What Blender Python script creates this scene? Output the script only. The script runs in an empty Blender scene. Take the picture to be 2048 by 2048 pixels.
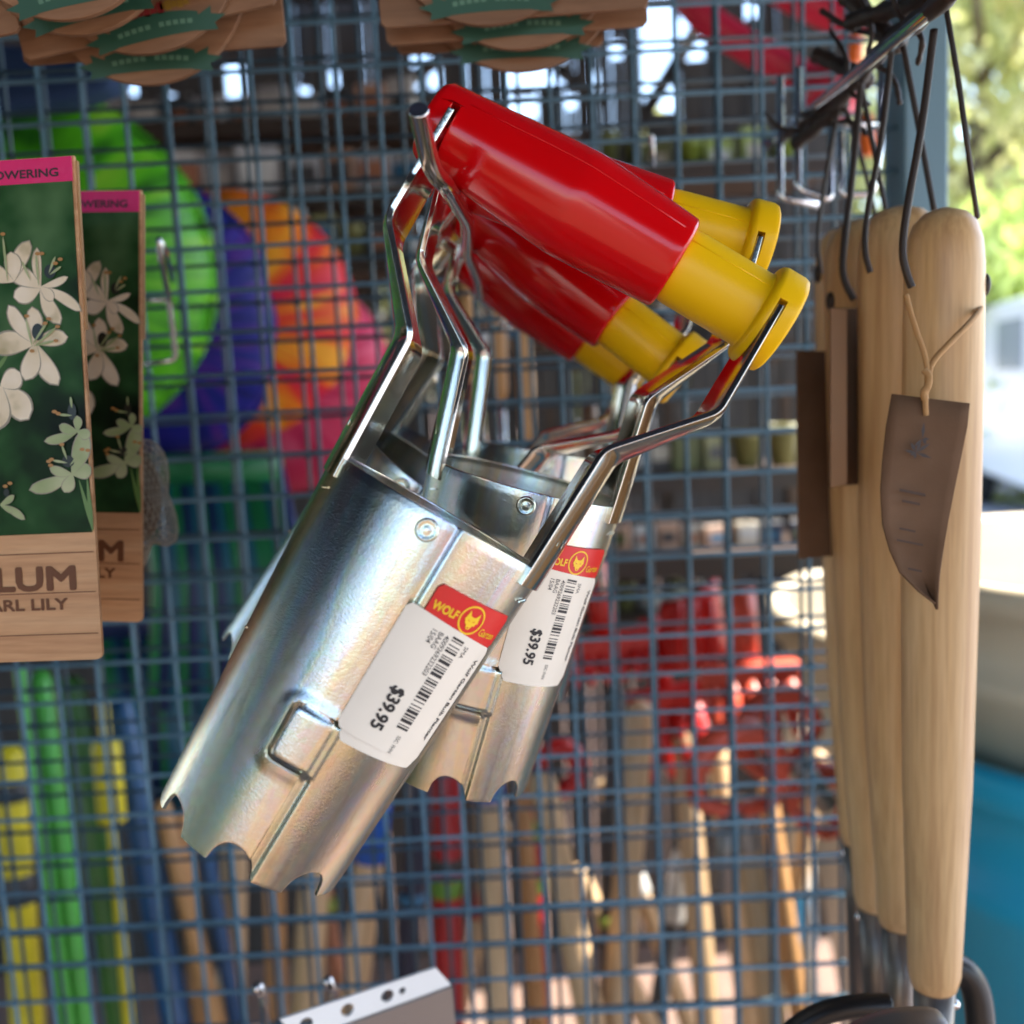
import bpy, bmesh, math, random
from mathutils import Matrix, Vector, Euler
random.seed(7)
PI = math.pi
R_ = math.radians
scene = bpy.context.scene
C = scene.collection

# ------------------------------------------------------------------ camera
cam_d = bpy.data.cameras.new('camera')
cam = bpy.data.objects.new('camera', cam_d); C.objects.link(cam)
cam_d.sensor_width = 36; cam_d.lens = 36 * 2050 / 2048
cam_d.clip_start = 0.01; cam_d.clip_end = 300
CAM_LOC = Vector((0, 0, 1.45))
CM = Matrix.Translation(CAM_LOC) @ Matrix.Rotation(R_(90 - 7.0), 4, 'X') @ Matrix.Rotation(R_(-2.8), 4, 'Z')
cam.matrix_world = CM
cam_d.dof.use_dof = True; cam_d.dof.focus_distance = 0.325; cam_d.dof.aperture_fstop = 8.0
scene.camera = cam

# ------------------------------------------------------------------ world, sun, exposure
SUN_EL, SUN_AZ = 52, 80          # azimuth measured from +Y towards +X
w = bpy.data.worlds.new('World'); scene.world = w; w.use_nodes = True
nt = w.node_tree; nt.nodes.clear()
sky = nt.nodes.new('ShaderNodeTexSky'); sky.sky_type = 'NISHITA'; sky.sun_disc = False
sky.sun_elevation = R_(SUN_EL); sky.sun_rotation = R_(SUN_AZ)
bg = nt.nodes.new('ShaderNodeBackground'); bg.inputs['Strength'].default_value = 0.13
out = nt.nodes.new('ShaderNodeOutputWorld')
nt.links.new(sky.outputs[0], bg.inputs[0]); nt.links.new(bg.outputs[0], out.inputs[0])
sd = bpy.data.lights.new('sun', 'SUN'); sun = bpy.data.objects.new('sun', sd); C.objects.link(sun)
sd.energy = 3.5; sd.angle = R_(0.5); sd.color = (1, 0.93, 0.82)
sv = Vector((math.sin(R_(SUN_AZ)) * math.cos(R_(SUN_EL)), math.cos(R_(SUN_AZ)) * math.cos(R_(SUN_EL)), math.sin(R_(SUN_EL))))
sun.rotation_euler = sv.to_track_quat('Z', 'Y').to_euler()
vs = scene.view_settings
vs.view_transform = 'Standard'; vs.look = 'None'; vs.gamma = 1; vs.use_curve_mapping = False
vs.exposure = 2.6
try:
    scene.cycles.max_bounces = 8; scene.cycles.glossy_bounces = 5; scene.cycles.diffuse_bounces = 4
    scene.cycles.sample_clamp_indirect = 6
except Exception: pass

# ------------------------------------------------------------------ helpers
def W(px, py, d):
    """point seen at pixel (px,py) of the 2048 picture, d metres along the lens axis"""
    return CM @ Vector(((px - 1024) / 2050 * d, (1024 - py) / 2050 * d, -d))

def tag(o, label=None, cat=None, group=None, kind=None):
    if label: o['label'] = label
    if cat: o['category'] = cat
    if group: o['group'] = group
    if kind: o['kind'] = kind
    return o

def empty(name, loc=(0, 0, 0), label=None, cat=None, group=None):
    o = bpy.data.objects.new(name, None); C.objects.link(o)
    o.location = loc; o.empty_display_size = 0.02
    return tag(o, label, cat, group)

def link(name, bm, mats, parent=None, smooth=True, rec=True):
    me = bpy.data.meshes.new(name)
    if rec: bmesh.ops.recalc_face_normals(bm, faces=bm.faces)
    for f in bm.faces: f.smooth = smooth
    bm.to_mesh(me); bm.free()
    if not isinstance(mats, (list, tuple)): mats = [mats]
    for m in mats: me.materials.append(m)
    o = bpy.data.objects.new(name, me); C.objects.link(o)
    if parent: o.parent = parent
    return o

def wn(o, bev=None, seg=2, auto=True):
    if bev:
        b = o.modifiers.new('bevel', 'BEVEL'); b.width = bev; b.segments = seg; b.limit_method = 'ANGLE'; b.angle_limit = R_(35)
        n = o.modifiers.new('wn', 'WEIGHTED_NORMAL'); n.weight = 80; n.keep_sharp = True
        for p in o.data.polygons: p.use_smooth = True
    return o

def box(bm, c, s, rot=None, mi=0):
    r = bmesh.ops.create_cube(bm, size=1.0)
    M = Matrix.Translation(c) @ (rot if rot else Matrix.Identity(4)) @ Matrix.Diagonal((s[0], s[1], s[2], 1))
    bmesh.ops.transform(bm, matrix=M, verts=r['verts'])
    for v in r['verts']:
        for f in v.link_faces: f.material_index = mi
    return r['verts']

def tube(bm, pts, r, seg=10, caps=True, mi=0):
    """tube along points; r number or list"""
    pts = [Vector(p) for p in pts]; n = len(pts)
    rr = r if isinstance(r, (list, tuple)) else [r] * n
    rings = []; up = None
    for i, p in enumerate(pts):
        t = (pts[min(i + 1, n - 1)] - pts[max(i - 1, 0)]).normalized()
        if up is None:
            up = Vector((0, 0, 1)) if abs(t.z) < 0.9 else Vector((1, 0, 0))
        a = t.cross(up).normalized(); b = a.cross(t).normalized(); up = b
        rings.append([bm.verts.new(p + (a * math.cos(2 * PI * k / seg) + b * math.sin(2 * PI * k / seg)) * rr[i]) for k in range(seg)])
    for i in range(n - 1):
        for k in range(seg):
            f = bm.faces.new((rings[i][k], rings[i][(k + 1) % seg], rings[i + 1][(k + 1) % seg], rings[i + 1][k])); f.material_index = mi
    if caps:
        f = bm.faces.new(rings[0]); f.material_index = mi
        f = bm.faces.new(list(reversed(rings[-1]))); f.material_index = mi

def smooth_path(pts, it=2):
    pts = [Vector(p) for p in pts]
    for _ in range(it):
        q = [pts[0]]
        for a, b in zip(pts[:-1], pts[1:]):
            q += [a * .75 + b * .25, a * .25 + b * .75]
        pts = q + [pts[-1]]
    return pts

def fillet(pts, r, n=5):
    """round the inner corners of a polyline with radius-like distance r"""
    pts = [Vector(p) for p in pts]; q = [pts[0]]
    for a, b, c in zip(pts[:-2], pts[1:-1], pts[2:]):
        p0 = b + (a - b).normalized() * min(r, (a - b).length * .45)
        p1 = b + (c - b).normalized() * min(r, (c - b).length * .45)
        for k in range(n + 1):
            t = k / n; q.append(p0 * (1 - t) ** 2 + b * 2 * t * (1 - t) + p1 * t * t)
    return q + [pts[-1]]

def lathe(bm, prof, seg=48, axis='Z', mi=0, closed=True):
    """prof = [(pos, radius)]"""
    rings = []
    for z, r in prof:
        ring = []
        for k in range(seg):
            a = 2 * PI * k / seg; c, s = math.cos(a) * r, math.sin(a) * r
            ring.append(bm.verts.new((c, s, z) if axis == 'Z' else (z, c, s)))
        rings.append(ring)
    for a, b in zip(rings[:-1], rings[1:]):
        for k in range(seg):
            f = bm.faces.new((a[k], a[(k + 1) % seg], b[(k + 1) % seg], b[k])); f.material_index = mi
    if closed:
        bm.faces.new(rings[0]).material_index = mi; bm.faces.new(rings[-1]).material_index = mi

def poly(bm, pts, mi=0):
    f = bm.faces.new([bm.verts.new(p) for p in pts]); f.material_index = mi; return f

def evalmesh(o):
    dg = bpy.context.evaluated_depsgraph_get()
    return bpy.data.meshes.new_from_object(o.evaluated_get(dg))

def cut(o, cutters):
    """boolean-subtract boxes (bmesh list) from o, bake, remove the cutters"""
    obs = []
    for cb in cutters:
        me = bpy.data.meshes.new('cut'); bmesh.ops.recalc_face_normals(cb, faces=cb.faces); cb.to_mesh(me); cb.free()
        c = bpy.data.objects.new('cut', me); C.objects.link(c); obs.append(c); bpy.context.view_layer.update(); c.matrix_world = o.matrix_world.copy()
        m = o.modifiers.new('b', 'BOOLEAN'); m.operation = 'DIFFERENCE'; m.solver = 'EXACT'; m.object = c
    bpy.context.view_layer.update()
    me = evalmesh(o); o.modifiers.clear(); o.data = me
    for c in obs: bpy.data.objects.remove(c)

_tc = {}
def text_geo(s, size=1.0, bold=0.0, align='LEFT'):
    """flat text as (verts, faces), origin at baseline"""
    key = (s, bold, align)
    if key not in _tc:
        cu = bpy.data.curves.new('t', 'FONT'); cu.body = s; cu.size = 1; cu.offset = bold; cu.align_x = align
        cu.resolution_u = 3
        o = bpy.data.objects.new('t', cu); C.objects.link(o); bpy.context.view_layer.update()
        me = evalmesh(o)
        _tc[key] = ([v.co.copy() for v in me.vertices], [list(p.vertices) for p in me.polygons])
        bpy.data.objects.remove(o); bpy.data.meshes.remove(me)
    vs_, fs = _tc[key]
    return [v * size for v in vs_], fs

def add_geo(bm, geo, fn, mi=0):
    vs_, fs = geo
    vv = [bm.verts.new(fn(v.x, v.y)) for v in vs_]
    for f in fs:
        try: bm.faces.new([vv[i] for i in f]).material_index = mi
        except ValueError: pass

def add_bold(bm, s, size, fn, r, align='LEFT', sx=1.0, mi=0):
    """heavier lettering: the word laid down several times, a hair apart"""
    for k in range(9):
        a = k * PI / 4; dx, dy = (0, 0) if k == 8 else (r * size * math.cos(a), r * size * math.sin(a))
        add_geo(bm, text_geo(s, size, 0, align), lambda x, y: fn(x * sx + dx, y + dy, k * 6e-6), mi)

# ------------------------------------------------------------------ materials
def mat(name, col=(.5, .5, .5), rough=.5, metal=0., spec=.5, coat=0., build=None, **kw):
    m = bpy.data.materials.new(name); m.use_nodes = True
    b = m.node_tree.nodes['Principled BSDF']
    b.inputs['Base Color'].default_value = (*col, 1); b.inputs['Roughness'].default_value = rough
    b.inputs['Metallic'].default_value = metal; b.inputs['Specular IOR Level'].default_value = spec
    b.inputs['Coat Weight'].default_value = coat
    for k, v in kw.items(): b.inputs[k.replace('_', ' ')].default_value = v
    if build: build(m.node_tree, b)
    return m

def nd(t, typ, **kw):
    n = t.nodes.new(typ)
    for k, v in kw.items():
        if hasattr(n, k): setattr(n, k, v)
        else: n.inputs[k].default_value = v
    return n

def coords(t, scale=(1, 1, 1), rot=(0, 0, 0), loc=(0, 0, 0), src='Object'):
    tc = nd(t, 'ShaderNodeTexCoord'); mp = nd(t, 'ShaderNodeMapping')
    mp.inputs['Scale'].default_value = scale; mp.inputs['Rotation'].default_value = rot; mp.inputs['Location'].default_value = loc
    t.links.new(tc.outputs[src], mp.inputs[0]); return mp.outputs[0]

def ramp(t, src, stops, mode='LINEAR'):
    r = nd(t, 'ShaderNodeValToRGB'); e = r.color_ramp.elements; r.color_ramp.interpolation = mode
    while len(e) < len(stops): e.new(.5)
    for i, (p, c) in enumerate(stops): e[i].position = p; e[i].color = (*c, 1) if len(c) == 3 else c
    t.links.new(src, r.inputs[0]); return r.outputs[0]

def noise(t, vec, scale, detail=3, rough=.5, dist=0.):
    n = nd(t, 'ShaderNodeTexNoise'); n.inputs['Scale'].default_value = scale; n.inputs['Detail'].default_value = detail
    n.inputs['Roughness'].default_value = rough; n.inputs['Distortion'].default_value = dist
    t.links.new(vec, n.inputs['Vector']); return n.outputs['Fac']

def bump(t, b, h, strength=.2, dist=.001):
    n = nd(t, 'ShaderNodeBump'); n.inputs['Strength'].default_value = strength; n.inputs['Distance'].default_value = dist
    t.links.new(h, n.inputs['Height']); t.links.new(n.outputs[0], b.inputs['Normal'])

def mr(t, src, a, b_):
    n = nd(t, 'ShaderNodeMapRange'); n.inputs['To Min'].default_value = a; n.inputs['To Max'].default_value = b_
    t.links.new(src, n.inputs[0]); return n.outputs[0]

def zinc_build(t, b):
    # iridescent chromate film: colour bands that run along the sheet
    v = coords(t, (60, 60, 9)); n = noise(t, v, 1.0, 3, .55, .6)
    c = ramp(t, n, [(0, (.56, .60, .66)), (.36, (.62, .64, .64)), (.43, (.70, .64, .50)), (.49, (.62, .67, .58)), (.54, (.54, .64, .70)), (.60, (.65, .60, .65)), (.68, (.66, .62, .54)), (1, (.62, .64, .66))])
    sp = noise(t, coords(t, (1, 1, .12)), 260, 4, .7); vo = nd(t, 'ShaderNodeTexVoronoi'); vo.inputs['Scale'].default_value = 420; t.links.new(coords(t), vo.inputs['Vector'])
    mx = nd(t, 'ShaderNodeMix'); mx.data_type = 'RGBA'; mx.blend_type = 'MULTIPLY'; mx.inputs[0].default_value = .35
    t.links.new(c, mx.inputs[6]); t.links.new(ramp(t, sp, [(.32, (.45, .45, .47)), (.44, (1, 1, 1))]), mx.inputs[7])
    m2 = nd(t, 'ShaderNodeMix'); m2.data_type = 'RGBA'; m2.blend_type = 'MULTIPLY'; m2.inputs[0].default_value = .09
    t.links.new(mx.outputs[2], m2.inputs[6]); t.links.new(vo.outputs['Color'], m2.inputs[7])
    t.links.new(m2.outputs[2], b.inputs['Base Color'])
    g = noise(t, coords(t, (1, 1, 1)), 1900, 2, .6)
    g2 = noise(t, coords(t, (1, 1, .08)), 300, 3, .6)
    t.links.new(mr(t, g2, .17, .32), b.inputs['Roughness'])
    bump(t, b, g, .45, .0002)
zinc = mat('bright_zinc_plate', rough=.27, metal=1, build=zinc_build)
def strap_build(t, b):
    c = ramp(t, noise(t, coords(t, (40, 40, 12)), 1.0, 2, .5, .5), [(0, (.60, .64, .66)), (.5, (.74, .70, .60)), (1, (.66, .62, .62))])
    t.links.new(c, b.inputs['Base Color'])
    bump(t, b, noise(t, coords(t), 900, 2), .12, .0002)
zstrap = mat('polished_zinc_strap', rough=.13, metal=1, build=strap_build)
chrome = mat('chrome_wire', (.78, .78, .8), .12, 1)
def plastic_build(s):
    def f(t, b):
        sc_ = noise(t, coords(t, (14, 60, 60), (0, .3, .4)), 9, 5, .75)
        fn = ramp(t, sc_, [(.62, (.5, .5, .5)), (.66, (.42, .42, .42)), (.70, (.5, .5, .5))])
        bm_ = nd(t, 'ShaderNodeMath', operation='ADD'); t.links.new(noise(t, coords(t), s, 2), bm_.inputs[0]); t.links.new(fn, bm_.inputs[1])
        bump(t, b, bm_.outputs[0], .07, .0004)
        t.links.new(mr(t, noise(t, coords(t), 60, 4), .10, .22), b.inputs['Roughness'])
    return f
red_pl = mat('glossy_red_plastic', (.60, .001, .003), .2, 0, .4, .1, plastic_build(90))
yel_pl = mat('yellow_plastic', (.86, .50, .002), .34, 0, .3, 0, lambda t, b: bump(t, b, noise(t, coords(t), 700, 3), .10, .0002))
def paper(col, r=.45):
    def f(t, b):
        c = ramp(t, noise(t, coords(t), 40, 4), [(.3, tuple(x * .94 for x in col)), (.7, col)])
        t.links.new(c, b.inputs['Base Color'])
    return f
white_lab = mat('white_label_paper', (.74, .72, .68), .42, build=paper((.74, .69, .60)))
red_lab = mat('red_label_paper', (.58, .012, .01), .35)
yel_ink = mat('yellow_ink', (.80, .50, .01), .4)
black_ink = mat('black_ink', (.015, .015, .017), .5)

def wire_paint(t, b):
    c = ramp(t, noise(t, coords(t), 22, 4), [(.3, (.06, .13, .185)), (.7, (.12, .225, .31))])
    ch = ramp(t, noise(t, coords(t), 150, 4, .7), [(.66, (0, 0, 0)), (.72, (1, 1, 1))])
    mx = nd(t, 'ShaderNodeMix'); mx.data_type = 'RGBA'; t.links.new(ch, mx.inputs[0]); t.links.new(c, mx.inputs[6]); mx.inputs[7].default_value = (.35, .33, .30, 1)
    t.links.new(mx.outputs[2], b.inputs['Base Color']); bump(t, b, noise(t, coords(t), 260, 3), .25, .0006)
wire_m = mat('blue_grey_wire_paint', rough=.5, spec=.3, build=wire_paint)
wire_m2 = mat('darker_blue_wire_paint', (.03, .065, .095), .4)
post_m = mat('blue_painted_post', (.16, .28, .36), .4, build=lambda t, b: bump(t, b, noise(t, coords(t), 120, 3), .15, .001))

def wood_build(c1, c2, c3, sc=(1, 1, .06), k=60, bp=.12):
    def f(t, b):
        oi = nd(t, 'ShaderNodeObjectInfo'); tc = nd(t, 'ShaderNodeTexCoord'); mp = nd(t, 'ShaderNodeMapping'); mp.inputs['Scale'].default_value = sc
        sh = nd(t, 'ShaderNodeVectorMath', operation='SCALE'); sh.inputs[0].default_value = (3.1, 5.7, 9.3); t.links.new(oi.outputs['Random'], sh.inputs['Scale'])
        ad = nd(t, 'ShaderNodeVectorMath', operation='ADD'); t.links.new(tc.outputs['Object'], ad.inputs[0]); t.links.new(sh.outputs[0], ad.inputs[1])
        t.links.new(ad.outputs[0], mp.inputs[0]); v = mp.outputs[0]; n = noise(t, v, k, 5, .6, .9)
        c = ramp(t, n, [(.28, c1), (.5, c2), (.74, c3)])
        fine = noise(t, v, k * 7, 3, .6)
        mx = nd(t, 'ShaderNodeMix'); mx.data_type = 'RGBA'; mx.blend_type = 'MULTIPLY'
        mx.inputs[0].default_value = .6
        t.links.new(c, mx.inputs[6]); t.links.new(ramp(t, fine, [(.3, (.72, .66, .6)), (.6, (1, 1, 1))]), mx.inputs[7])
        hv = nd(t, 'ShaderNodeHueSaturation'); t.links.new(mr(t, oi.outputs['Random'], .82, 1.12), hv.inputs['Value']); t.links.new(mx.outputs[2], hv.inputs['Color'])
        t.links.new(hv.outputs[0], b.inputs['Base Color']); bump(t, b, fine, bp, .0006)
    return f
ash = mat('oiled_ash_wood', rough=.42, build=wood_build((.48, .26, .11), (.68, .43, .20), (.78, .54, .29), (1, 1, .045), 85))
pine = mat('turned_pine_wood', rough=.5, build=wood_build((.46, .30, .15), (.62, .43, .24), (.70, .52, .32), (1, 1, .05), 40))
orange_wood = mat('orange_stained_wood', rough=.5, build=wood_build((.40, .20, .07), (.55, .30, .12), (.62, .38, .18), (1, 1, .05), 40))
board = mat('wood_grain_card', rough=.5, build=wood_build((.44, .20, .085), (.62, .34, .165), (.70, .43, .235), (.07, 1, 1), 75, .03))
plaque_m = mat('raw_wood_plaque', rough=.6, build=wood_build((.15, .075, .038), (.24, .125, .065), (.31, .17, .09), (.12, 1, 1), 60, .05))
dark_wood = mat('dark_shelf_wood', rough=.6, build=wood_build((.05, .03, .02), (.08, .05, .035), (.12, .08, .05), (.08, 1, 1), 20))
leather = mat('brown_card_leather', (.15, .085, .05), .9, 0, .12, build=lambda t, b: (t.links.new(ramp(t, noise(t, coords(t), 45, 5), [(.3, (.12, .068, .04)), (.7, (.17, .10, .062))]), b.inputs['Base Color']), bump(t, b, noise(t, coords(t), 900, 3), .2, .0003)))
cord_m = mat('dark_leather_cord', (.028, .017, .012), .5)
twine_m = mat('jute_twine', (.42, .24, .10), .85, build=lambda t, b: bump(t, b, noise(t, coords(t), 1200, 2), .5, .0006))
steel = mat('dark_forged_steel', (.20, .18, .165), .38, .85, build=lambda t, b: bump(t, b, noise(t, coords(t), 90, 5), .25, .001))
black_steel = mat('black_lacquered_steel', (.03, .028, .027), .35, .5)
galv = mat('lit_flange_steel', (.82, .82, .80), .4, 0)  # bracket flange whitened in its colour to stand for light on it
grey_sheet = mat('grey_sheet_steel', (.30, .28, .265), .45, .6)

# ================================================================== SETTING
g = bmesh.new(); poly(g, [(-60, -60, 0), (60, -60, 0), (60, 90, 0), (-60, 90, 0)])
def pave_build(t, b):
    v = coords(t)
    br = nd(t, 'ShaderNodeTexBrick'); br.inputs['Scale'].default_value = 4
    br.inputs['Color1'].default_value = (.25, .155, .12, 1); br.inputs['Color2'].default_value = (.20, .13, .10, 1); br.inputs['Mortar'].default_value = (.15, .12, .10, 1)
    br.inputs['Mortar Size'].default_value = .015
    t.links.new(v, br.inputs['Vector'])
    mx = nd(t, 'ShaderNodeMix'); mx.data_type = 'RGBA'; mx.blend_type = 'MULTIPLY'; mx.inputs[0].default_value = .5
    t.links.new(br.outputs[0], mx.inputs[6]); t.links.new(ramp(t, noise(t, v, 6, 6), [(.3, (.6, .6, .6)), (.7, (1, 1, 1))]), mx.inputs[7])
    t.links.new(mx.outputs[2], b.inputs['Base Color'])
tag(link('ground', g, mat('clay_brick_paving', rough=.85, build=pave_build), smooth=False), kind='structure')
g = bmesh.new(); poly(g, [(1.9, -50, .004), (60, -50, .004), (60, 85, .004), (1.9, 85, .004)])
tag(link('road', g, mat('pale_street_concrete', (.33, .32, .34), .9, build=lambda t, b: t.links.new(ramp(t, noise(t, coords(t), 3, 6), [(.3, (.27, .26, .28)), (.7, (.38, .37, .40))]), b.inputs['Base Color'])), smooth=False), kind='structure')

g = bmesh.new(); poly(g, [(-14, -14, .006), (1.85, -14, .006), (1.85, -.5, .006), (-14, -.5, .006)])  # unseen dark ground sheet, added so the zinc mirrors a deeper brown
tag(link('path', g, mat('added_brown_ground', (.15, .095, .06), .9, build=lambda t, b: t.links.new(ramp(t, noise(t, coords(t), 2.2, 6), [(.35, (.07, .045, .03)), (.5, (.16, .10, .06)), (.65, (.24, .15, .09))]), b.inputs['Base Color'])), smooth=False), kind='structure')
# canopy over the stall; unseen front drop and right overhang added to shade
cn = empty('canopy', (0, 0, 2.35), 'dark navy canopy roof over the tool stall, unseen drop and overhang added for shade', 'canopy')
g = bmesh.new(); box(g, (-.1, -.075, .03), (7.2, 1.55, .04)); box(g, (-1.25, 1.57, .03), (4.9, 1.74, .04)); box(g, (-.1, -.86, -.20), (7.2, .02, .54)); link('canopy_cloth', g, mat('navy_canopy_cloth', (.008, .018, .045), .85), cn, False)
g = bmesh.new()
for yy, xc, xw in ((-.8, -.1, 7.2), (-.1, -.1, 7.2), (.66, -.1, 7.2), (1.5, -1.25, 4.9), (2.3, -1.25, 4.9)): box(g, (xc, yy, -.03), (xw, .05, .07))
link('canopy_beam', g, mat('dark_beam_paint', (.02, .022, .025), .6), cn, False)

# ================================================================== BULB PLANTERS (millimetres -> metres inside)
MM = .001
CR, CT, CH = 36.1, 7.05 / 118.5, 114.0          # rim radius, taper, length
def cr(z): return CR + CT * z
def smoothstep(a, b, x):
    t = max(0, min(1, (x - a) / (b - a))); return t * t * (3 - 2 * t)
def zbot(th):
    ph = (th + 113.8) % 46.0                     # 0 at a tooth centre
    dd = abs(ph - 46 if ph > 23 else ph)
    if dd <= 10: return -CH
    t = (dd - 10) / 13.0
    return -CH + (7.4 + .8 * math.sin(th * .11)) * math.sqrt(max(0, 1 - (1 - t) ** 2.2))
TAB = (-104.0, -62.5, -81.0)
TR_ = 3.2
def tsdf(th, z):
    """signed distance (mm) to the rounded tab, open towards +theta"""
    x = (TAB[0] - th) * cr(z) * PI / 180
    dx = x + TR_; zc = (TAB[1] + TAB[2]) / 2; dz = abs(z - zc) - (TAB[1] - TAB[2]) / 2 + TR_
    if dx > 0 and dz > 0: return math.hypot(dx, dz) - TR_
    return max(dx, dz) - TR_
def rows():
    zs = [0, -.6]
    z = -2.
    while z > -CH + .1: zs.append(z); z -= 1.0
    zs.append(-CH); return zs
def shell(side):
    bm = bmesh.new(); zs = rows()
    ths = [-270 + i * 1.0 for i in range(361)]   # -270 .. 90
    grid = {}
    def inside(tm, zm):
        # belongs to the left shell?
        if zm > TAB[1]: return tm < -81
        if zm > TAB[2]: return tm < TAB[0] or tsdf(tm, zm) > 0
        return tm < -83 + 4 * smoothstep(-CH, -81, zm) * 0
    def rad(th, z):
        r = cr(z)
        if side == 'L':
            # flare round the tab cut-out
            dist = max(0, tsdf(th, z)) if th < -70 else 9
            r += .75 + .8 * (1 - smoothstep(0, 4.2, dist))
            if z > TAB[1] or z < TAB[2]: r += .1 * smoothstep(-86, -82, th)
        else:
            r += .25 - 1.2 * (1 - smoothstep(-78.2, -76.2, th)) * (1 if th > -84.5 else 0)
            if TAB[2] + .6 > z > TAB[2] - .2 or z < TAB[2]: r += .35 * (1 - smoothstep(-82, -77, th))
            if th < -80.5 and TAB[2] - .3 <= z <= TAB[1] + .3:
                e = -tsdf(th, z) - .5
                r = cr(z) - .1 + 1.1 * smoothstep(0, 1.6, e)
            elif -80.5 <= th < -76 and TAB[2] + 1 <= z <= TAB[1] - 1:
                r = cr(z) + .6
            # small dimple where the rim is crimped
        if z > -.7: r -= .25
        return r * MM
    def vert(i, j):
        if (i, j) not in grid:
            th, z = ths[i], zs[j]
            if side == 'L' and th < -97 and TAB[2] - .01 < z < TAB[1] + .01:
                d_ = tsdf(th, z)
                if abs(d_) < .62:      # pull the rim of the cut-out onto the round corner
                    x = (TAB[0] - th) * cr(z) * PI / 180; zc = (TAB[1] + TAB[2]) / 2; hz = (TAB[1] - TAB[2]) / 2 - TR_
                    dx = x + TR_; dz = abs(z - zc) - hz
                    if dx > .3 and dz > .3:
                        q = TR_ / math.hypot(dx, dz); nx = dx * q - TR_; nz = dz * q + hz
                        th = TAB[0] - nx / cr(z) * 180 / PI; z = zc + math.copysign(nz, z - zc)
            if z < -98: z = -98 + (z + 98) * (zbot(th) + 98) / (-CH + 98)
            r = rad(th, z); a = R_(th)
            grid[i, j] = bm.verts.new((r * math.cos(a), r * math.sin(a), z * MM))
        return grid[i, j]
    for i in range(360):
        tm = ths[i] + .5
        for j in range(len(zs) - 1):
            zm = (zs[j] + zs[j + 1]) / 2; ins = inside(tm, zm)
            if side == 'R':
                # slips a little under the left shell
                if TAB[2] < zm < TAB[1]: ins = False
                if not ins or (inside(tm, zm) and tm > -84.5 and zm > TAB[1]) : ok = tm > -300
                else: ok = False
                if TAB[2] < zm < TAB[1] and tm < TAB[0] - 1: ok = False
                if ins and not (tm > -84.5 and zm > TAB[1]): ok = False
            else: ok = ins
            if ok: bm.faces.new((vert(i, j), vert(i, j + 1), vert(i + 1, j + 1), vert(i + 1, j)))
    bmesh.ops.remove_doubles(bm, verts=bm.verts, dist=1e-6)
    return bm

def cone_pt(u, z, lift):
    """u = mm along the circumference from the label's left edge at -80 deg"""
    r = cr(z) ; a = R_(-80) + u / cr(-45)
    r += lift; return Vector((r * math.cos(a) * MM, r * math.sin(a) * MM, z * MM))

def patch(bm, u0, u1, z0, z1, lift, rad=1.6, nu=26, nz=10, mi=0, curl=0, slant=0):
    """rounded rectangle wrapped on the cone (z0 top, z1 bottom)"""
    g = {}
    for i in range(nu + 1):
        u = u0 + (u1 - u0) * i / nu
        e = min(u - u0, u1 - u); ins = 0
        if e < rad: ins = rad - math.sqrt(max(0, rad * rad - (rad - e) ** 2))
        for j in range(nz + 1):
            z = (z0 - ins) + ((z1 + ins) - (z0 - ins)) * j / nz
            z += slant * (u - u0)
            l = lift + curl * smoothstep(.75, 0, (u - u0) / (u1 - u0) * 1.6) * .8
            g[i, j] = bm.verts.new(cone_pt(u, z, l))
    for i in range(nu):
        for j in range(nz):
            bm.faces.new((g[i, j], g[i, j + 1], g[i + 1, j + 1], g[i + 1, j])).material_index = mi

def wolf_head():
    P = [(-.62, .95), (-.30, .42), (0, .36), (.30, .42), (.62, .95), (.72, .25), (.80, -.05), (.62, -.22), (.60, -.42), (.38, -.48), (.26, -.78), (.12, -.95), (-.12, -.95), (-.26, -.78), (-.38, -.48), (-.60, -.42), (-.62, -.22), (-.80, -.05), (-.72, .25)]
    return P

def strap(sx):
    """one bent strap, curved across its width, from the shell rim up into the handle"""
    w0 = 20.4; sag0 = CR - math.sqrt(CR * CR - w0 * w0)
    path = [(29.6, -6), (29.9, 0), (31.2, 39.5), (54.6, 66.0), (55.0, 102.5)]
    pts = fillet([Vector((x, 0, z)) for x, z in path], 3.0, 5)
    bm = bmesh.new(); NS = 14; rings = []
    for i, p in enumerate(pts):
        z = p.z
        curv = 1 - .42 * smoothstep(34, 66, z)
        wd = w0 * (1 - .26 * smoothstep(40, 95, z))
        # width necks in above the rim
        ring = []
        for k in range(NS + 1):
            s = -1 + 2 * k / NS
            y = wd * s; R = CR
            sg = (math.sqrt(R * R - y * y) - math.sqrt(R * R - wd * wd)) * curv
            lip = 1.1 * smoothstep(.86, 1, abs(s)) * smoothstep(20, 50, z) * 0
            ring.append(bm.verts.new(((p.x + sg + .4) * sx * MM, y * MM, z * MM)))
        rings.append(ring)
    for a, b in zip(rings[:-1], rings[1:]):
        for k in range(NS):
            bm.faces.new((a[k], a[k + 1], b[k + 1], b[k]))
    return bm

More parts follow.
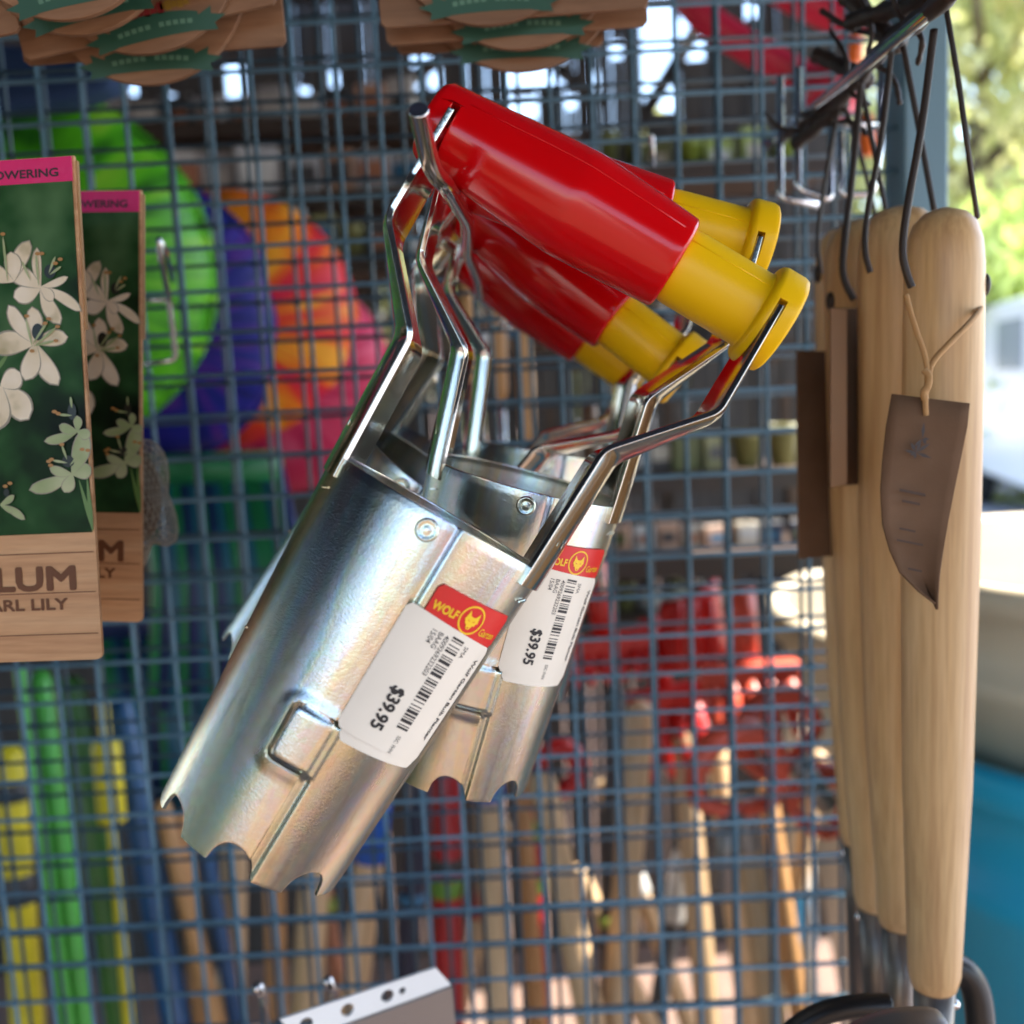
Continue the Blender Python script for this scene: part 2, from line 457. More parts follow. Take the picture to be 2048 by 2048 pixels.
BARS = [2, 1, 1, 3, 1, 2, 1, 1, 2, 3, 1, 1, 1, 1, 3, 2, 1, 1, 1, 1, 2, 1, 3, 3, 1, 1, 2, 1, 1, 2, 1, 1, 2, 1, 3, 1, 2, 2, 1, 3, 1, 2, 1, 1, 3, 1, 2, 1, 1, 1, 3, 2, 1, 1, 2, 1]
def make_planter(with_label):
    root = empty('bulb_planter')
    for side in 'LR':
        o = link('cylinder_shell', shell(side), zinc, root)
        s = o.modifiers.new('solid', 'SOLIDIFY'); s.thickness = .0011; s.offset = -1
        b = o.modifiers.new('bevel', 'BEVEL'); b.width = .0002; b.segments = 1; b.limit_method = 'ANGLE'; b.angle_limit = R_(60); n_ = o.modifiers.new('wn', 'WEIGHTED_NORMAL'); n_.weight = 90
        if side == 'L': shellL = o
    for sx in (-1, 1):
        o = link('strap_arm', strap(sx), zstrap, root)
        s = o.modifiers.new('solid', 'SOLIDIFY'); s.thickness = .0019; s.offset = 0
        b = o.modifiers.new('bevel', 'BEVEL'); b.width = .00028; b.segments = 2; b.limit_method = 'ANGLE'; b.angle_limit = R_(60); n_ = o.modifiers.new('wn', 'WEIGHTED_NORMAL'); n_.weight = 90
        # pressed mark near the rim: a little grid of raised strokes
        bm = bmesh.new()
        for k, (yy, zz, a, ln) in enumerate([(-15.2, 12, .1, 2.6), (-13.9, 12.2, .7, 2.8), (-12.7, 12, .0, 2.6), (-11.2, 12.4, .5, 1.6), (-11.4, 11.2, -.5, 1.6), (-9.8, 12, .0, 2.6), (-15.6, 9.6, .0, 1.6), (-14.2, 9.5, .4, 1.7), (-12.6, 9.4, -.3, 1.7), (-11, 9.6, .1, 1.5)]):
            x = math.sqrt(CR * CR - yy * yy) + .9 + (30.2 + .4 - 29.9)
            nrm = Vector((x * sx, yy, 0)).normalized(); az = math.atan2(nrm.y, nrm.x)
            box(bm, Vector((x * sx, yy, zz)) * MM, (.0005, .00045, ln * MM), Matrix.Rotation(az, 4, 'Z') @ Matrix.Rotation(a, 4, 'X'))
        link('pressed_mark', bm, zstrap, o, False)
    # rivet at the top of the seam
    bm = bmesh.new(); lathe(bm, [(-.4, 3.3), (.5, 3.3), (.95, 3.0), (1.0, 2.5), (.75, 2.1), (.8, 1.2), (1.05, .6), (1.0, .05)], 32)
    a = R_(-89.5); rr = cr(-4.5) + 1.2
    for v in bm.verts: v.co *= MM
    o = link('rivet', bm, zinc, root)
    o.matrix_local = Matrix.Translation(Vector((rr * math.cos(a), rr * math.sin(a), -4.8)) * MM) @ Matrix.Rotation(R_(90), 4, 'X') @ Matrix.Rotation(0, 4, 'Z')
    # crimp nicks on both flanks
    for th, z in ((-20.5, -10.2), (-151, -9.8), (-166, -58)):
        bm = bmesh.new(); r = cr(z) + .85
        for k in range(7):
            t = th + (k - 3) * 1.1; az = R_(t)
            box(bm, Vector((r * math.cos(az), r * math.sin(az), z + .15 * (k - 3))) * MM, (.0005, .0009, .0005), Matrix.Rotation(az, 4, 'Z'))
        link('crimp_nick', bm, zstrap, root, False)
    ZH = 101.0
    # red sleeve
    prof = [(-63.5, 4), (-63.2, 9), (-62.2, 11.4), (-60.3, 12.5), (-52, 13.2), (-40, 14.3), (-26, 15.8), (-14, 16.7), (-12, 16.75), (-10, 16.7), (5, 15.9), (20, 14.9), (22.4, 14.7), (23.3, 14.2), (23.6, 13.4), (23.4, 12.3)]
    prof_red = [p for p in prof if -60 < p[0] < 22.4]
    bm = bmesh.new(); lathe(bm, [(x, r) for x, r in prof], 72, 'X')
    for v in bm.verts: v.co = (v.co + Vector((0, 0, ZH))) * MM
    o = rg = link('red_grip', bm, red_pl, root)
    c = bmesh.new(); box(c, Vector((-55.2, 0, ZH - 7.0)) * MM, Vector((2.4, 60, 22)) * MM)
    cut(o, [c]); wn(o, .0005, 3)
    for p in o.data.polygons: p.use_smooth = True
    prof = [(23, 11.6), (26, 12.0), (50.4, 12.1), (51.2, 12.6), (51.6, 14.6), (52.4, 15.5), (53.6, 15.9), (59.4, 15.9), (60.8, 15.4), (61.5, 14.2), (61.6, 8), (61.6, 3)]
    bm = bmesh.new(); lathe(bm, prof, 72, 'X')
    for v in bm.verts: v.co = (v.co + Vector((0, 0, ZH))) * MM
    o = link('yellow_grip', bm, yel_pl, root)
    c = bmesh.new(); box(c, Vector((55.4, 0, ZH - 8.2)) * MM, Vector((2.6, 60, 22)) * MM)
    cut(o, [c]); wn(o, .0005, 3)
    for p in o.data.polygons: p.use_smooth = True
    RP = prof_red
    for nm, pr, m_, par in (('mould_seam', RP, red_pl, rg), ('mould_seam', [(24, 12.0), (50.4, 12.1)], yel_pl, o)):
        for an in (-62, 118):
            bm = bmesh.new(); ca_ = R_(an)
            tube(bm, [Vector((x, math.cos(ca_) * (r - .03), ZH + math.sin(ca_) * (r - .03))) * MM if False else Vector((x, -abs(math.sin(ca_)) * (r - .03) if an < 0 else abs(math.sin(ca_)) * (r - .03), ZH + (1 if an < 0 else -1) * abs(math.cos(ca_)) * (r - .03))) * MM for x, r in pr], .00016, 6)
            link(nm, bm, m_, par)
    if with_label:
        # red label
        bm = bmesh.new(); patch(bm, 4.2, 32.2, -15.2, -26.5, .95, 1.5, 24, 5, slant=-.02)
        rl = link('red_label', bm, red_lab, root)
        bm = bmesh.new()
        def rp(x, y): return cone_pt(x, y, 1.06)
        add_bold(bm, 'WOLF', 3.5, lambda x, y, k: cone_pt(5.3 + x, -22.5 + y, 1.05 + k * 1000), .03, sx=.80)
        add_bold(bm, 'Garten', 3.3, lambda x, y, k: cone_pt(22.6 + x, -24.1 + y, 1.05 + k * 1000), .004, sx=.80)
        link('lettering', bm, yel_ink, rl, False)
        bm = bmesh.new(); N = 40
        cxy = (17.9, -20.9)
        ri = [[bm.verts.new(cone_pt(cxy[0] + r * math.cos(2 * PI * k / N), cxy[1] + 1.04 * r * math.sin(2 * PI * k / N), 1.06)) for k in range(N)] for r in (3.75, 4.25)]
        for k in range(N): bm.faces.new((ri[0][k], ri[0][(k + 1) % N], ri[1][(k + 1) % N], ri[1][k]))
        poly(bm, [cone_pt(cxy[0] + 3.0 * x, cxy[1] - .1 + 2.9 * y, 1.08) for x, y in wolf_head()])
        em = link('wolf_head_emblem', bm, yel_ink, rl, False)
        bm = bmesh.new()
        for sx in (-1, 1):
            poly(bm, [cone_pt(cxy[0] + 3.0 * x * sx, cxy[1] - .1 + 2.9 * y, 1.14) for x, y in [(.12, -.12), (.42, .06), (.36, -.10)]])
        poly(bm, [cone_pt(cxy[0] + 3.0 * x, cxy[1] - .1 + 2.9 * y, 1.14) for x, y in [(-.10, -.70), (.10, -.70), (.05, -.86), (-.05, -.86)]])
        link('emblem_eyes', bm, red_lab, rl, False)
        # white price label, an older one peeping out below it
        bm = bmesh.new(); patch(bm, 1.6, 31.5, -40, -66.6, .95, 1.6, 24, 5, slant=-.07)
        link('under_label', bm, white_lab, root)
        bm = bmesh.new(); patch(bm, -.6, 32.4, -23.4, -63.2, 1.12, 1.8, 30, 10, curl=.35, slant=-.105)
        wl = link('price_label', bm, white_lab, root)
        bm = bmesh.new()
        def lb(t, u, k=0):
            p = lp(t, u); n_ = Vector((p.x, p.y, 0)).normalized(); return p + n_ * k
        def lp(t, u):          # t runs down the cylinder, u towards its right side
            z = -t - .10 * u
            l = 1.22 + .35 * smoothstep(.75, 0, (u + .6) / 33 * 1.6) * .8
            return cone_pt(u, z, l)
        # text frame: x = t, y = u
        add_bold(bm, '$39.95', 5.7, lambda x, y, k: lb(45.2 + x, 7.8 + y, k), .035, sx=.86)
        add_geo(bm, text_geo('400926923 2203'.replace(' ', ''), 2.3, .004), lambda x, y: lp(26.2 + x * .86, 13.1 + y))
        add_geo(bm, text_geo('BAAG', 2.3, .004), lambda x, y: lp(26.2 + x * .86, 10.9 + y))
        add_geo(bm, text_geo('15/04', 2.3, .004), lambda x, y: lp(26.2 + x * .86, 8.7 + y))
        add_geo(bm, text_geo('SMA', 2.3, .0), lambda x, y: lp(26.2 + x * .86, 21.0 + y))
        add_geo(bm, text_geo('SSC: FHN', 2.1, .0), lambda x, y: lp(57.4 + x * .66, 17.6 + y))
        add_bold(bm, 'Wolf Garten Bulb Planter', 2.6, lambda x, y, k: lb(28.2 + x, 28.4 + y, k), .02, sx=1.02)
        t = 25.4
        for k, bw in enumerate(BARS):
            wd = bw * .345
            if k % 2 == 0:
                poly(bm, [lp(t, 15.4), lp(t + wd, 15.4), lp(t + wd, 19.8), lp(t, 19.8)])
            t += wd
        link('price_printing', bm, black_ink, wl, False)
    return root

def cam_pose(r, tmm):
    """planter pose given in lens axes (x right, y away, z up), millimetres"""
    K = Matrix(((1, 0, 0, 0), (0, 0, 1, 0), (0, -1, 0, 0), (0, 0, 0, 1)))
    Rl = Matrix.Rotation(r[1], 4, 'Y') @ Matrix.Rotation(r[0], 4, 'X') @ Matrix.Rotation(r[2], 4, 'Z')
    return CM @ K @ Matrix.Translation(Vector(tmm) * MM) @ Rl

def copy_tree(o, parent=None):
    c = o.copy(); C.objects.link(c)
    if parent: c.parent = parent; c.matrix_parent_inverse = Matrix.Identity(4); c.matrix_basis = o.matrix_basis
    for ch in list(o.children): copy_tree(ch, c)
    return c

POSES = [
 ((0.001, 0.528, 0.027), (-21.477, 311.486, 0.026), 'front bulb planter, red and yellow handle, zinc cylinder with a fully readable $39.95 label'),
 ((0.140, 0.256, 0.034), (5.628, 377.388, 12.099), 'second bulb planter, its $39.95 label partly covered, yellow handle end uppermost'),
 ((0.151, 0.664, -0.082), (-36.124, 448.833, 17.008), 'steeply tilted bulb planter whose red and yellow handle shows just under the front handle'),
 ((0.055, 0.163, 0.04), (14.521, 486.461, 28.495), 'most upright bulb planter far back on the hook, handle hidden behind the front red handle'),
 ((-0.155, 0.595, 0.068), (-34.885, 546.654, 25.46), 'rearmost bulb planter on the hook, only its low yellow handle end and thin arms showing')]
p_lab = make_planter(True)
p_plain = None
for i, (r, t, lab) in enumerate(POSES):
    o = p_lab if i == 0 else copy_tree(p_lab)
    o.matrix_world = cam_pose(r, t)
    tag(o, lab, 'bulb planter', 'bulb planters hanging on one chrome hook')

# ------------------------------------------------------------------ the hook they hang on
g = bmesh.new()
hp = [W(837, 219, .264), W(862, 340, .284), W(893, 372, .295), W(934, 440, .362), W(936, 508, .44), W(957, 560, .50), W(962, 590, .56), W(975, 620, .635)]
tube(g, fillet(hp, .012, 6), .0027, 20)
hk = link('display_hook', g, chrome); wn(hk, .0004, 2)
g = bmesh.new()
for a, b in (((1003, 575), (1003, 660)), ((985, 655), (1075, 655)), ((1030, 560), (1034, 655))):
    tube(g, [W(*a, .60), W(*b, .60)], .0016, 10)
tag(hk, 'thick chrome display hook with upturned tip carrying the bulb planters', 'display hook')
link('hook_bracket', g, chrome, hk)

# ================================================================== WIRE PANELS
def wire_grid(y, x0, x1, z0, z1, px, r, mats, name, lab, offx=0, offz=0, post=True, posts=None):
    root = empty(name, (0, y, 0), lab, 'wire mesh')
    bm = bmesh.new()
    x = x0 + offx
    rn = random.Random(int(px * 1e5)); zz = [z0 + offz + px * i for i in range(int((z1 - z0 - offz) / px) + 1)]
    while x <= x1:
        b_ = rn.uniform(-.0006, .0006); c_ = rn.uniform(-.0006, .0006)
        tube(bm, [(x + b_, 0, z0), (x + c_ * .5, c_, z0 + (z1 - z0) * .35), (x - b_, b_, z0 + (z1 - z0) * .7), (x + c_, 0, z1)], r, 8)
        for z in zz:       # weld nugget where the wires cross
            if rn.random() < .75: box(bm, (x, -r * .8, z), (r * rn.uniform(2.2, 3.2), r * 2.6, r * rn.uniform(2.2, 3.2)), Matrix.Rotation(rn.uniform(-.5, .5), 4, 'Y'))
        x += px
    for z in zz:
        b_ = rn.uniform(-.0007, .0007)
        tube(bm, [(x0, -r * 1.6, z), (x0 * .4 + x1 * .6, -r * 1.6 + b_, z + b_), (x1, -r * 1.6, z)], r, 8)
    link('wire_grid', bm, mats, root)
    if posts:
        bm = bmesh.new(); box(bm, ((x1 + posts / 2), 0, z1 / 2 + .2), (posts, .03, z1 + .4)); wn(link('frame_post', bm, post_m, root, False), .002, 3)
    return root
FY = .635
# right edge of the grid meets the post at pixel x 1778
def xat(px, py, y):
    a = CAM_LOC; d = (W(px, py, 1) - a); return (a + d * (y / d.y))
xr = xat(1790, 300, FY).x
wire_grid(FY, -.60, xr, .75, 1.95, .0252, .00138, wire_m, 'wire_mesh_stand', 'front blue-grey welded wire panel with square holes and a side post', .004, .010, posts=.026)
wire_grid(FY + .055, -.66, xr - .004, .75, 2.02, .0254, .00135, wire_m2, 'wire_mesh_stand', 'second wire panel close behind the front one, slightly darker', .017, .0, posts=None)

# ================================================================== SEED / BULB CARDS ON THE LEFT
def photo_build(t, b):
    v = coords(t); n = noise(t, v, 26, 3, .5)
    c = ramp(t, n, [(.36, (.004, .008, .005)), (.47, (.010, .028, .010)), (.56, (.022, .075, .022)), (.68, (.07, .15, .06))])
    t.links.new(c, b.inputs['Base Color'])
    bump(t, b, noise(t, v, 300, 2), .06, .0006)
photo_m = mat('printed_garden_photo', rough=.35, spec=.12, build=photo_build)
pink_m = mat('pink_print', (.72, .035, .17), .22, build=lambda t, b: bump(t, b, noise(t, coords(t), 380, 3), .25, .0006))
petal_m = mat('petal_print', rough=.35, build=lambda t, b: t.links.new(ramp(t, noise(t, coords(t), 70, 3), [(.3, (.42, .34, .18)), (.45, (.74, .61, .42)), (.7, (.86, .74, .58))]), b.inputs['Base Color']))
petal2_m = mat('green_petal_print', rough=.35, build=lambda t, b: t.links.new(ramp(t, noise(t, coords(t), 70, 3), [(.3, (.25, .32, .12)), (.7, (.48, .50, .28))]), b.inputs['Base Color']))
edge_m = mat('petal_edge_print', (.30, .26, .19), .35)
ovary_m = mat('dark_ovary_print', (.012, .014, .010), .3)
stem_m = mat('stem_print', (.12, .22, .05), .35)
anther_m = mat('anther_print', (.42, .20, .05), .35)
brown_ink = mat('brown_ink', (.15, .05, .015), .55)
dark_ink = mat('dark_ink', (.05, .02, .03), .45)
card_edge = mat('card_edge', (.42, .25, .12), .7)
S = .36 / 2050                        # metres per picture pixel at the front card
ca, sa = math.cos(R_(2.3)), math.sin(R_(2.3))
def cc(px, py):
    dx, dy = px - 149, py - 311
    # undo the lean of the card in the picture
    return ((dx * ca - dy * sa) * S, -(dx * sa + dy * ca) * S)
def petal(bm, c, tip, wd, lift, mi=0, n=9, bend=0.):
    c = Vector(c); tip = Vector(tip); d = tip - c; L = d.length; d.normalize(); s = Vector((-d.y, d.x))
    up = []; dn = []
    for k in range(n + 1):
        t = k / n; h = wd * (math.sin(PI * min(1, t * .92 + .04)) ** .75) * (.55 + .6 * t) * (1 if t < 1 else 0)
        m = c + d * L * t + s * bend * L * math.sin(PI * t)
        up.append(m + s * h); dn.append(m - s * h)
    pts = up + dn[::-1][1:] if wd else up
    vv = []
    for p in pts:
        x, y = cc(p.x, p.y); vv.append(bm.verts.new((x, -lift, y)))
    try: bm.faces.new(vv).material_index = mi
    except ValueError: pass
def make_card():
    root = empty('bulb_packet')
    wdt = 540 * S; hgt = 1014 * S
    def plate(name, u0, u1, v0, v1, y0, y1, m, r=0):
        bm = bmesh.new(); box(bm, ((u0 + u1) / 2, (y0 + y1) / 2, (v0 + v1) / 2), (u1 - u0, y1 - y0, v1 - v0)); return link(name, bm, m, root, False)
    # wood print backing with rounded lower corners
    bm = bmesh.new(); r = 14 * S; pts = [(-wdt, 0), (-wdt, -hgt + r)]
    pts += [(-wdt + r - r * math.cos(a), -hgt + r - r * math.sin(a)) for a in (PI / 8, PI / 4, 3 * PI / 8)] + [(-wdt + r, -hgt), (-r, -hgt)]
    pts += [(-r + r * math.sin(a), -hgt + r - r * math.cos(a)) for a in (PI / 8, PI / 4, 3 * PI / 8)] + [(0, -hgt + r), (0, 0)]
    f = poly(bm, [(x, 0, z) for x, z in pts]); e = bmesh.ops.extrude_face_region(bm, geom=[f])
    for v in e['geom']:
        if isinstance(v, bmesh.types.BMVert): v.co.y += .0016
    link('backing_card', bm, board, root, False)
    v1 = cc(0, 362)[1] - .0 ; vb = cc(150, 1066)[1]
    plate('photo_print', -wdt, -.0009, vb, -51 * S, -.0006, -.0001, photo_m)
    plate('pink_strip', -wdt, -.0006, -51 * S, -.0004, -.0008, -.0001, pink_m)
    plate('side_tuck', -.0004, .0006, -345 * S, -8 * S, .0012, .0026, card_edge)
    bm = bmesh.new()
    x0, y0 = cc(121, 352)
    add_bold(bm, 'FLOWERING', 23 * S, lambda x, y, k: (x0 + x, -.00092 - k, y0 + y), .035, 'RIGHT', 1.25)
    link('pink_strip_lettering', bm, dark_ink, root, False)
    bm = bmesh.new(); x0, y0 = cc(143, 1180)
    add_bold(bm, 'ORNITHOGALUM', 66 * S, lambda x, y, k: (x0 + x, -.0003 - k, y0 + y), .045, 'RIGHT', 1.36)
    x1, y1 = cc(120, 1222)
    add_bold(bm, 'PEARL LILY', 32 * S, lambda x, y, k: (x1 + x, -.0003 - k, y1 + y), .035, 'RIGHT', 1.34)
    for yy in (1106, 1187, 1272):
        z = cc(150, yy)[1]; box(bm, (-wdt / 2, -.0001, z), (wdt * .98, .0001, .00035))
    link('wood_lettering', bm, brown_ink, root, False)
    # flowers: (centre, [(tip,width)], kind)
    FL = [((78, 572), [((20, 592), 17), ((118, 648), 14), ((163, 622), 10), ((136, 552), 7), ((72, 492), 9), ((12, 540), 17), ((104, 600), 10)], 0),
          ((64, 684), [((134, 672), 15), ((112, 770), 17), ((42, 760), 18), ((-30, 690), 22), ((10, 606), 14), ((60, 610), 15)], 0),
          ((22, 560), [((58, 478), 15), ((18, 500), 16), ((-30, 530), 15)], 0),
          ((-8, 770), [((50, 838), 24), ((34, 742), 20), ((-40, 860), 30)], 0),
          ((138, 948), [((46, 980), 13), ((178, 935), 14), ((90, 935), 9), ((165, 860), 17), ((120, 985), 12)], 1),
          ((150, 862), [((80, 882), 9), ((150, 830), 8), ((112, 850), 9), ((178, 870), 10)], 1),
          ((-14, 1010), [((38, 1040), 7), ((16, 990), 6), ((12, 1026), 5)], 1)]
    bm = bmesh.new(); bm2 = bmesh.new(); l = .00075
    # stems first
    for a, b in (((28, 740), (-40, 800)), ((10, 700), (-20, 740)), ((150, 960), (178, 1062)), ((166, 950), (176, 1064))):
        petal(bm2, a, b, 5, .0007)
    link('flower_stems', bm2, stem_m, root, False)
    for kind, mm, nm in ((0, petal_m, 'white_flowers'), (1, petal2_m, 'green_flowers')):
        bm = bmesh.new()
        for c, tips, k in FL:
            if k != kind: continue
            for i, (tp, wd) in enumerate(tips):
                petal(bm, c, tp, wd * 1.34, l, 1, bend=.05 if i % 2 else -.05); l += .000012
                petal(bm, c, (tp[0] * .97 + c[0] * .03, tp[1] * .97 + c[1] * .03), wd * 1.16, l, 0, bend=.05 if i % 2 else -.05); l += .000012
        link(nm, bm, [mm, edge_m], root, False, False)
    bm = bmesh.new()
    for (x, y), rx, ry in (((100, 542), 12, 14), ((72, 662), 12, 17), ((140, 822), 9, 17), ((130, 922), 13, 12), ((0, 985), 6, 8)):
        vv = []
        for k in range(16):
            u, v = cc(x + rx * math.cos(k * PI / 8), y + ry * math.sin(k * PI / 8)); vv.append(bm.verts.new((u, -l, v)))
        bm.faces.new(vv)
    link('ovary_print', bm, ovary_m, root, False); l += .00003
    bm = bmesh.new()
    for a, b in (((76, 570), (72, 508)), ((98, 545), (112, 512)), ((100, 548), (124, 532)), ((60, 690), (48, 634)), ((62, 686), (94, 640)), ((66, 690), (112, 652)), ((64, 690), (108, 680)), ((140, 830), (112, 828)), ((140, 815), (138, 792)), ((128, 925), (98, 920)), ((128, 918), (118, 890)), ((134, 930), (160, 902)), ((60, 560), (42, 520)), ((12, 560), (4, 470))):
        petal(bm, a, b, 3, l); l += .000005
    link('stamen_print', bm, petal2_m, root, False)
    bm = bmesh.new()
    for x, y in ((75, 506), (84, 506), (112, 526), (122, 518), (50, 630), (96, 636), (88, 645), (114, 652), (110, 680), (112, 826), (104, 822), (96, 918), (90, 922), (94, 930), (118, 888), (160, 898), (172, 900), (60, 700), (4, 466), (-2, 972), (8, 966)):
        vv = []
        for k in range(8):
            u, v = cc(x + 5.5 * math.cos(k * PI / 4), y + 3.6 * math.sin(k * PI / 4)); vv.append(bm.verts.new((u, -l - .00002, v)))
        bm.faces.new(vv)
    link('anther_print', bm, anther_m, root, False)
    return root
card = make_card()
tag(card, 'front flower bulb packet with pink strip, white star flowers and wood grain base, frame edge', 'bulb packet', 'bulb packets hanging at the left')
def place_card(o, px, py, d, lean, yaw, tilt):
    o.matrix_world = Matrix.Translation(W(px, py, d)) @ Matrix.Rotation(R_(yaw), 4, 'Z') @ Matrix.Rotation(R_(lean), 4, 'Y') @ Matrix.Rotation(R_(tilt), 4, 'X')
c2 = copy_tree(card)
tag(c2, 'smaller looking flower bulb packet hanging just behind the front one, to its right', 'bulb packet', 'bulb packets hanging at the left')
place_card(card, 147, 311, .36, -0.0, -4, -5)
place_card(c2, 282, 380, .42, 3.0, -6, -5)
# netting bag of bulbs behind the cards
net_m = mat('cream_netting', (.45, .40, .32), .7)
g = bmesh.new(); bmesh.ops.create_icosphere(g, subdivisions=4, radius=1)
for v in g.verts: v.co = Vector((v.co.x * .018, v.co.y * .014, v.co.z * .030)) * (1 + .18 * math.sin(v.co.x * 5 + v.co.z * 4))
nb = link('net_bag', g, net_m); nb.location = W(268, 990, .46)
tag(nb, 'knobbly cream net bag peeping out behind the second bulb packet', 'net bag')
m_ = nb.modifiers.new('w', 'WIREFRAME'); m_.thickness = .00035
g = bmesh.new(); bmesh.ops.create_icosphere(g, subdivisions=3, radius=1)
for v in g.verts: v.co = Vector((v.co.x * .012, v.co.y * .010, v.co.z * .022))
link('bulbs', g, mat('bulb_skin', (.16, .11, .07), .7), nb)

# ================================================================== WOODEN PLAQUES AT THE TOP
green_rib = mat('green_banner_paint', (.02, .085, .055), .5)
banner_txt = mat('banner_lettering', (.10, .22, .15), .5)
redp = mat('red_print', (.22, .02, .02), .5); yelp = mat('ochre_print', (.25, .15, .02), .5)
def make_plaque(px, py, d, left, right, by, rot, lab, k):
    """disc bottom at pixel (px,py); board bottom corners at left/right px, y=by"""
    s = d / 2050; root = empty('wooden_plaque', W(px, py, d), lab, 'wooden plaque', 'wooden plaques hanging at the top')
    root.rotation_euler = (0, R_(-2.5 + rot), 0)
    r = 205 * s; th = .0022
    def slab(pts, name, m, y0, y1, par=root):
        bm = bmesh.new(); f = poly(bm, [(x, y0, z) for x, z in pts]); e = bmesh.ops.extrude_face_region(bm, geom=[f])
        for v in e['geom']:
            if isinstance(v, bmesh.types.BMVert): v.co.y = y1
        o = link(name, bm, m, par, False); return o
    bz = (py - by) * s
    x0, x1 = (left - px) * s, (right - px) * s
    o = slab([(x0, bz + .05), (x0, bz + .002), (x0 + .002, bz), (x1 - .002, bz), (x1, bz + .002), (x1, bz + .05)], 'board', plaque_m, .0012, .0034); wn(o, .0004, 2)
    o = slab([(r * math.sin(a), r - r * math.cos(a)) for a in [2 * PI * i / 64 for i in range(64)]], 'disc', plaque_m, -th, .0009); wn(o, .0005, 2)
    # arched ribbon with notched tails
    cz = 46 * s; rw = 118 * s; hh = 18 * s
    bm = bmesh.new(); N = 18; a_ = []
    for i in range(N + 1):
        t = -1 + 2 * i / N; z = cz - (t * t) * 10 * s + hh * .3
        a_.append((bm.verts.new((t * rw * .76, -th - .0003, z + hh + 3 * s * (1 - t * t))), bm.verts.new((t * rw * .76, -th - .0003, z - hh - 7 * s * (1 - t * t)))))
    for p, q in zip(a_[:-1], a_[1:]): bm.faces.new((p[0], p[1], q[1], q[0]))
    for sx in (-1, 1):
        poly(bm, [(sx * x * rw, -th - .0002, cz + y * hh) for x, y in [(.66, .1), (1.0, 1.0), (.97, .2), (1.22, -.2), (1.0, -.8), (1.04, -1.6), (.7, -1.3)]])
    bn = link('green_banner', bm, green_rib, root, False)
    bm = bmesh.new()
    for t in range(-5, 6):
        if t: box(bm, (t * rw * .12, -th - .0004, cz + .2 * hh - (t * t) * .2 * s), (rw * .085, .0001, hh * .5), Matrix.Rotation(R_(t * 1.2), 4, 'Y'))
    link('banner_dash', bm, banner_txt, bn, False)
    bm = bmesh.new()
    for t in range(6): box(bm, ((t - 3.6) * 14 * s, -th - .0002, cz + 34 * s), (12 * s, .0002, (14 + 8 * (t % 2)) * s), mi=0)
    for t in range(5): box(bm, ((t + 2) * 12 * s, -th - .0002, cz + 36 * s), (11 * s, .0002, (12 + 6 * (t % 2)) * s), mi=1)
    link('fruit_picture', bm, [redp, yelp], root, False)
    return root
make_plaque(168, 40, .375, 48, 560, -60, -6, 'foremost round and square wooden plaque at the top left, green banner cut by the frame', 1)
make_plaque(200, 68, .392, 52, 560, 20, -8, 'second wooden plaque at the top left, only a banner tail visible', 2)
make_plaque(326, 107, .408, 50, 572, 60, -7, 'third wooden plaque at the top left with a slanting green banner', 3)
make_plaque(310, 172, .425, 52, 578, 112, 1, 'lowest wooden plaque at the top left with a whole green banner on its disc', 4)
make_plaque(-180, 80, .39, -500, 38, 104, -6, 'wooden plaque corner in the extreme top left corner', 5)
make_plaque(985, 54, .43, 762, 1300, 38, 1, 'foremost wooden plaque of the top middle bunch', 6)
make_plaque(1048, 102, .445, 775, 1300, 70, 1, 'middle wooden plaque of the top middle bunch', 7)
make_plaque(1044, 146, .46, 796, 1210, 98, 3, 'lowest wooden plaque of the top middle bunch, its disc touching the bright gaps', 8)

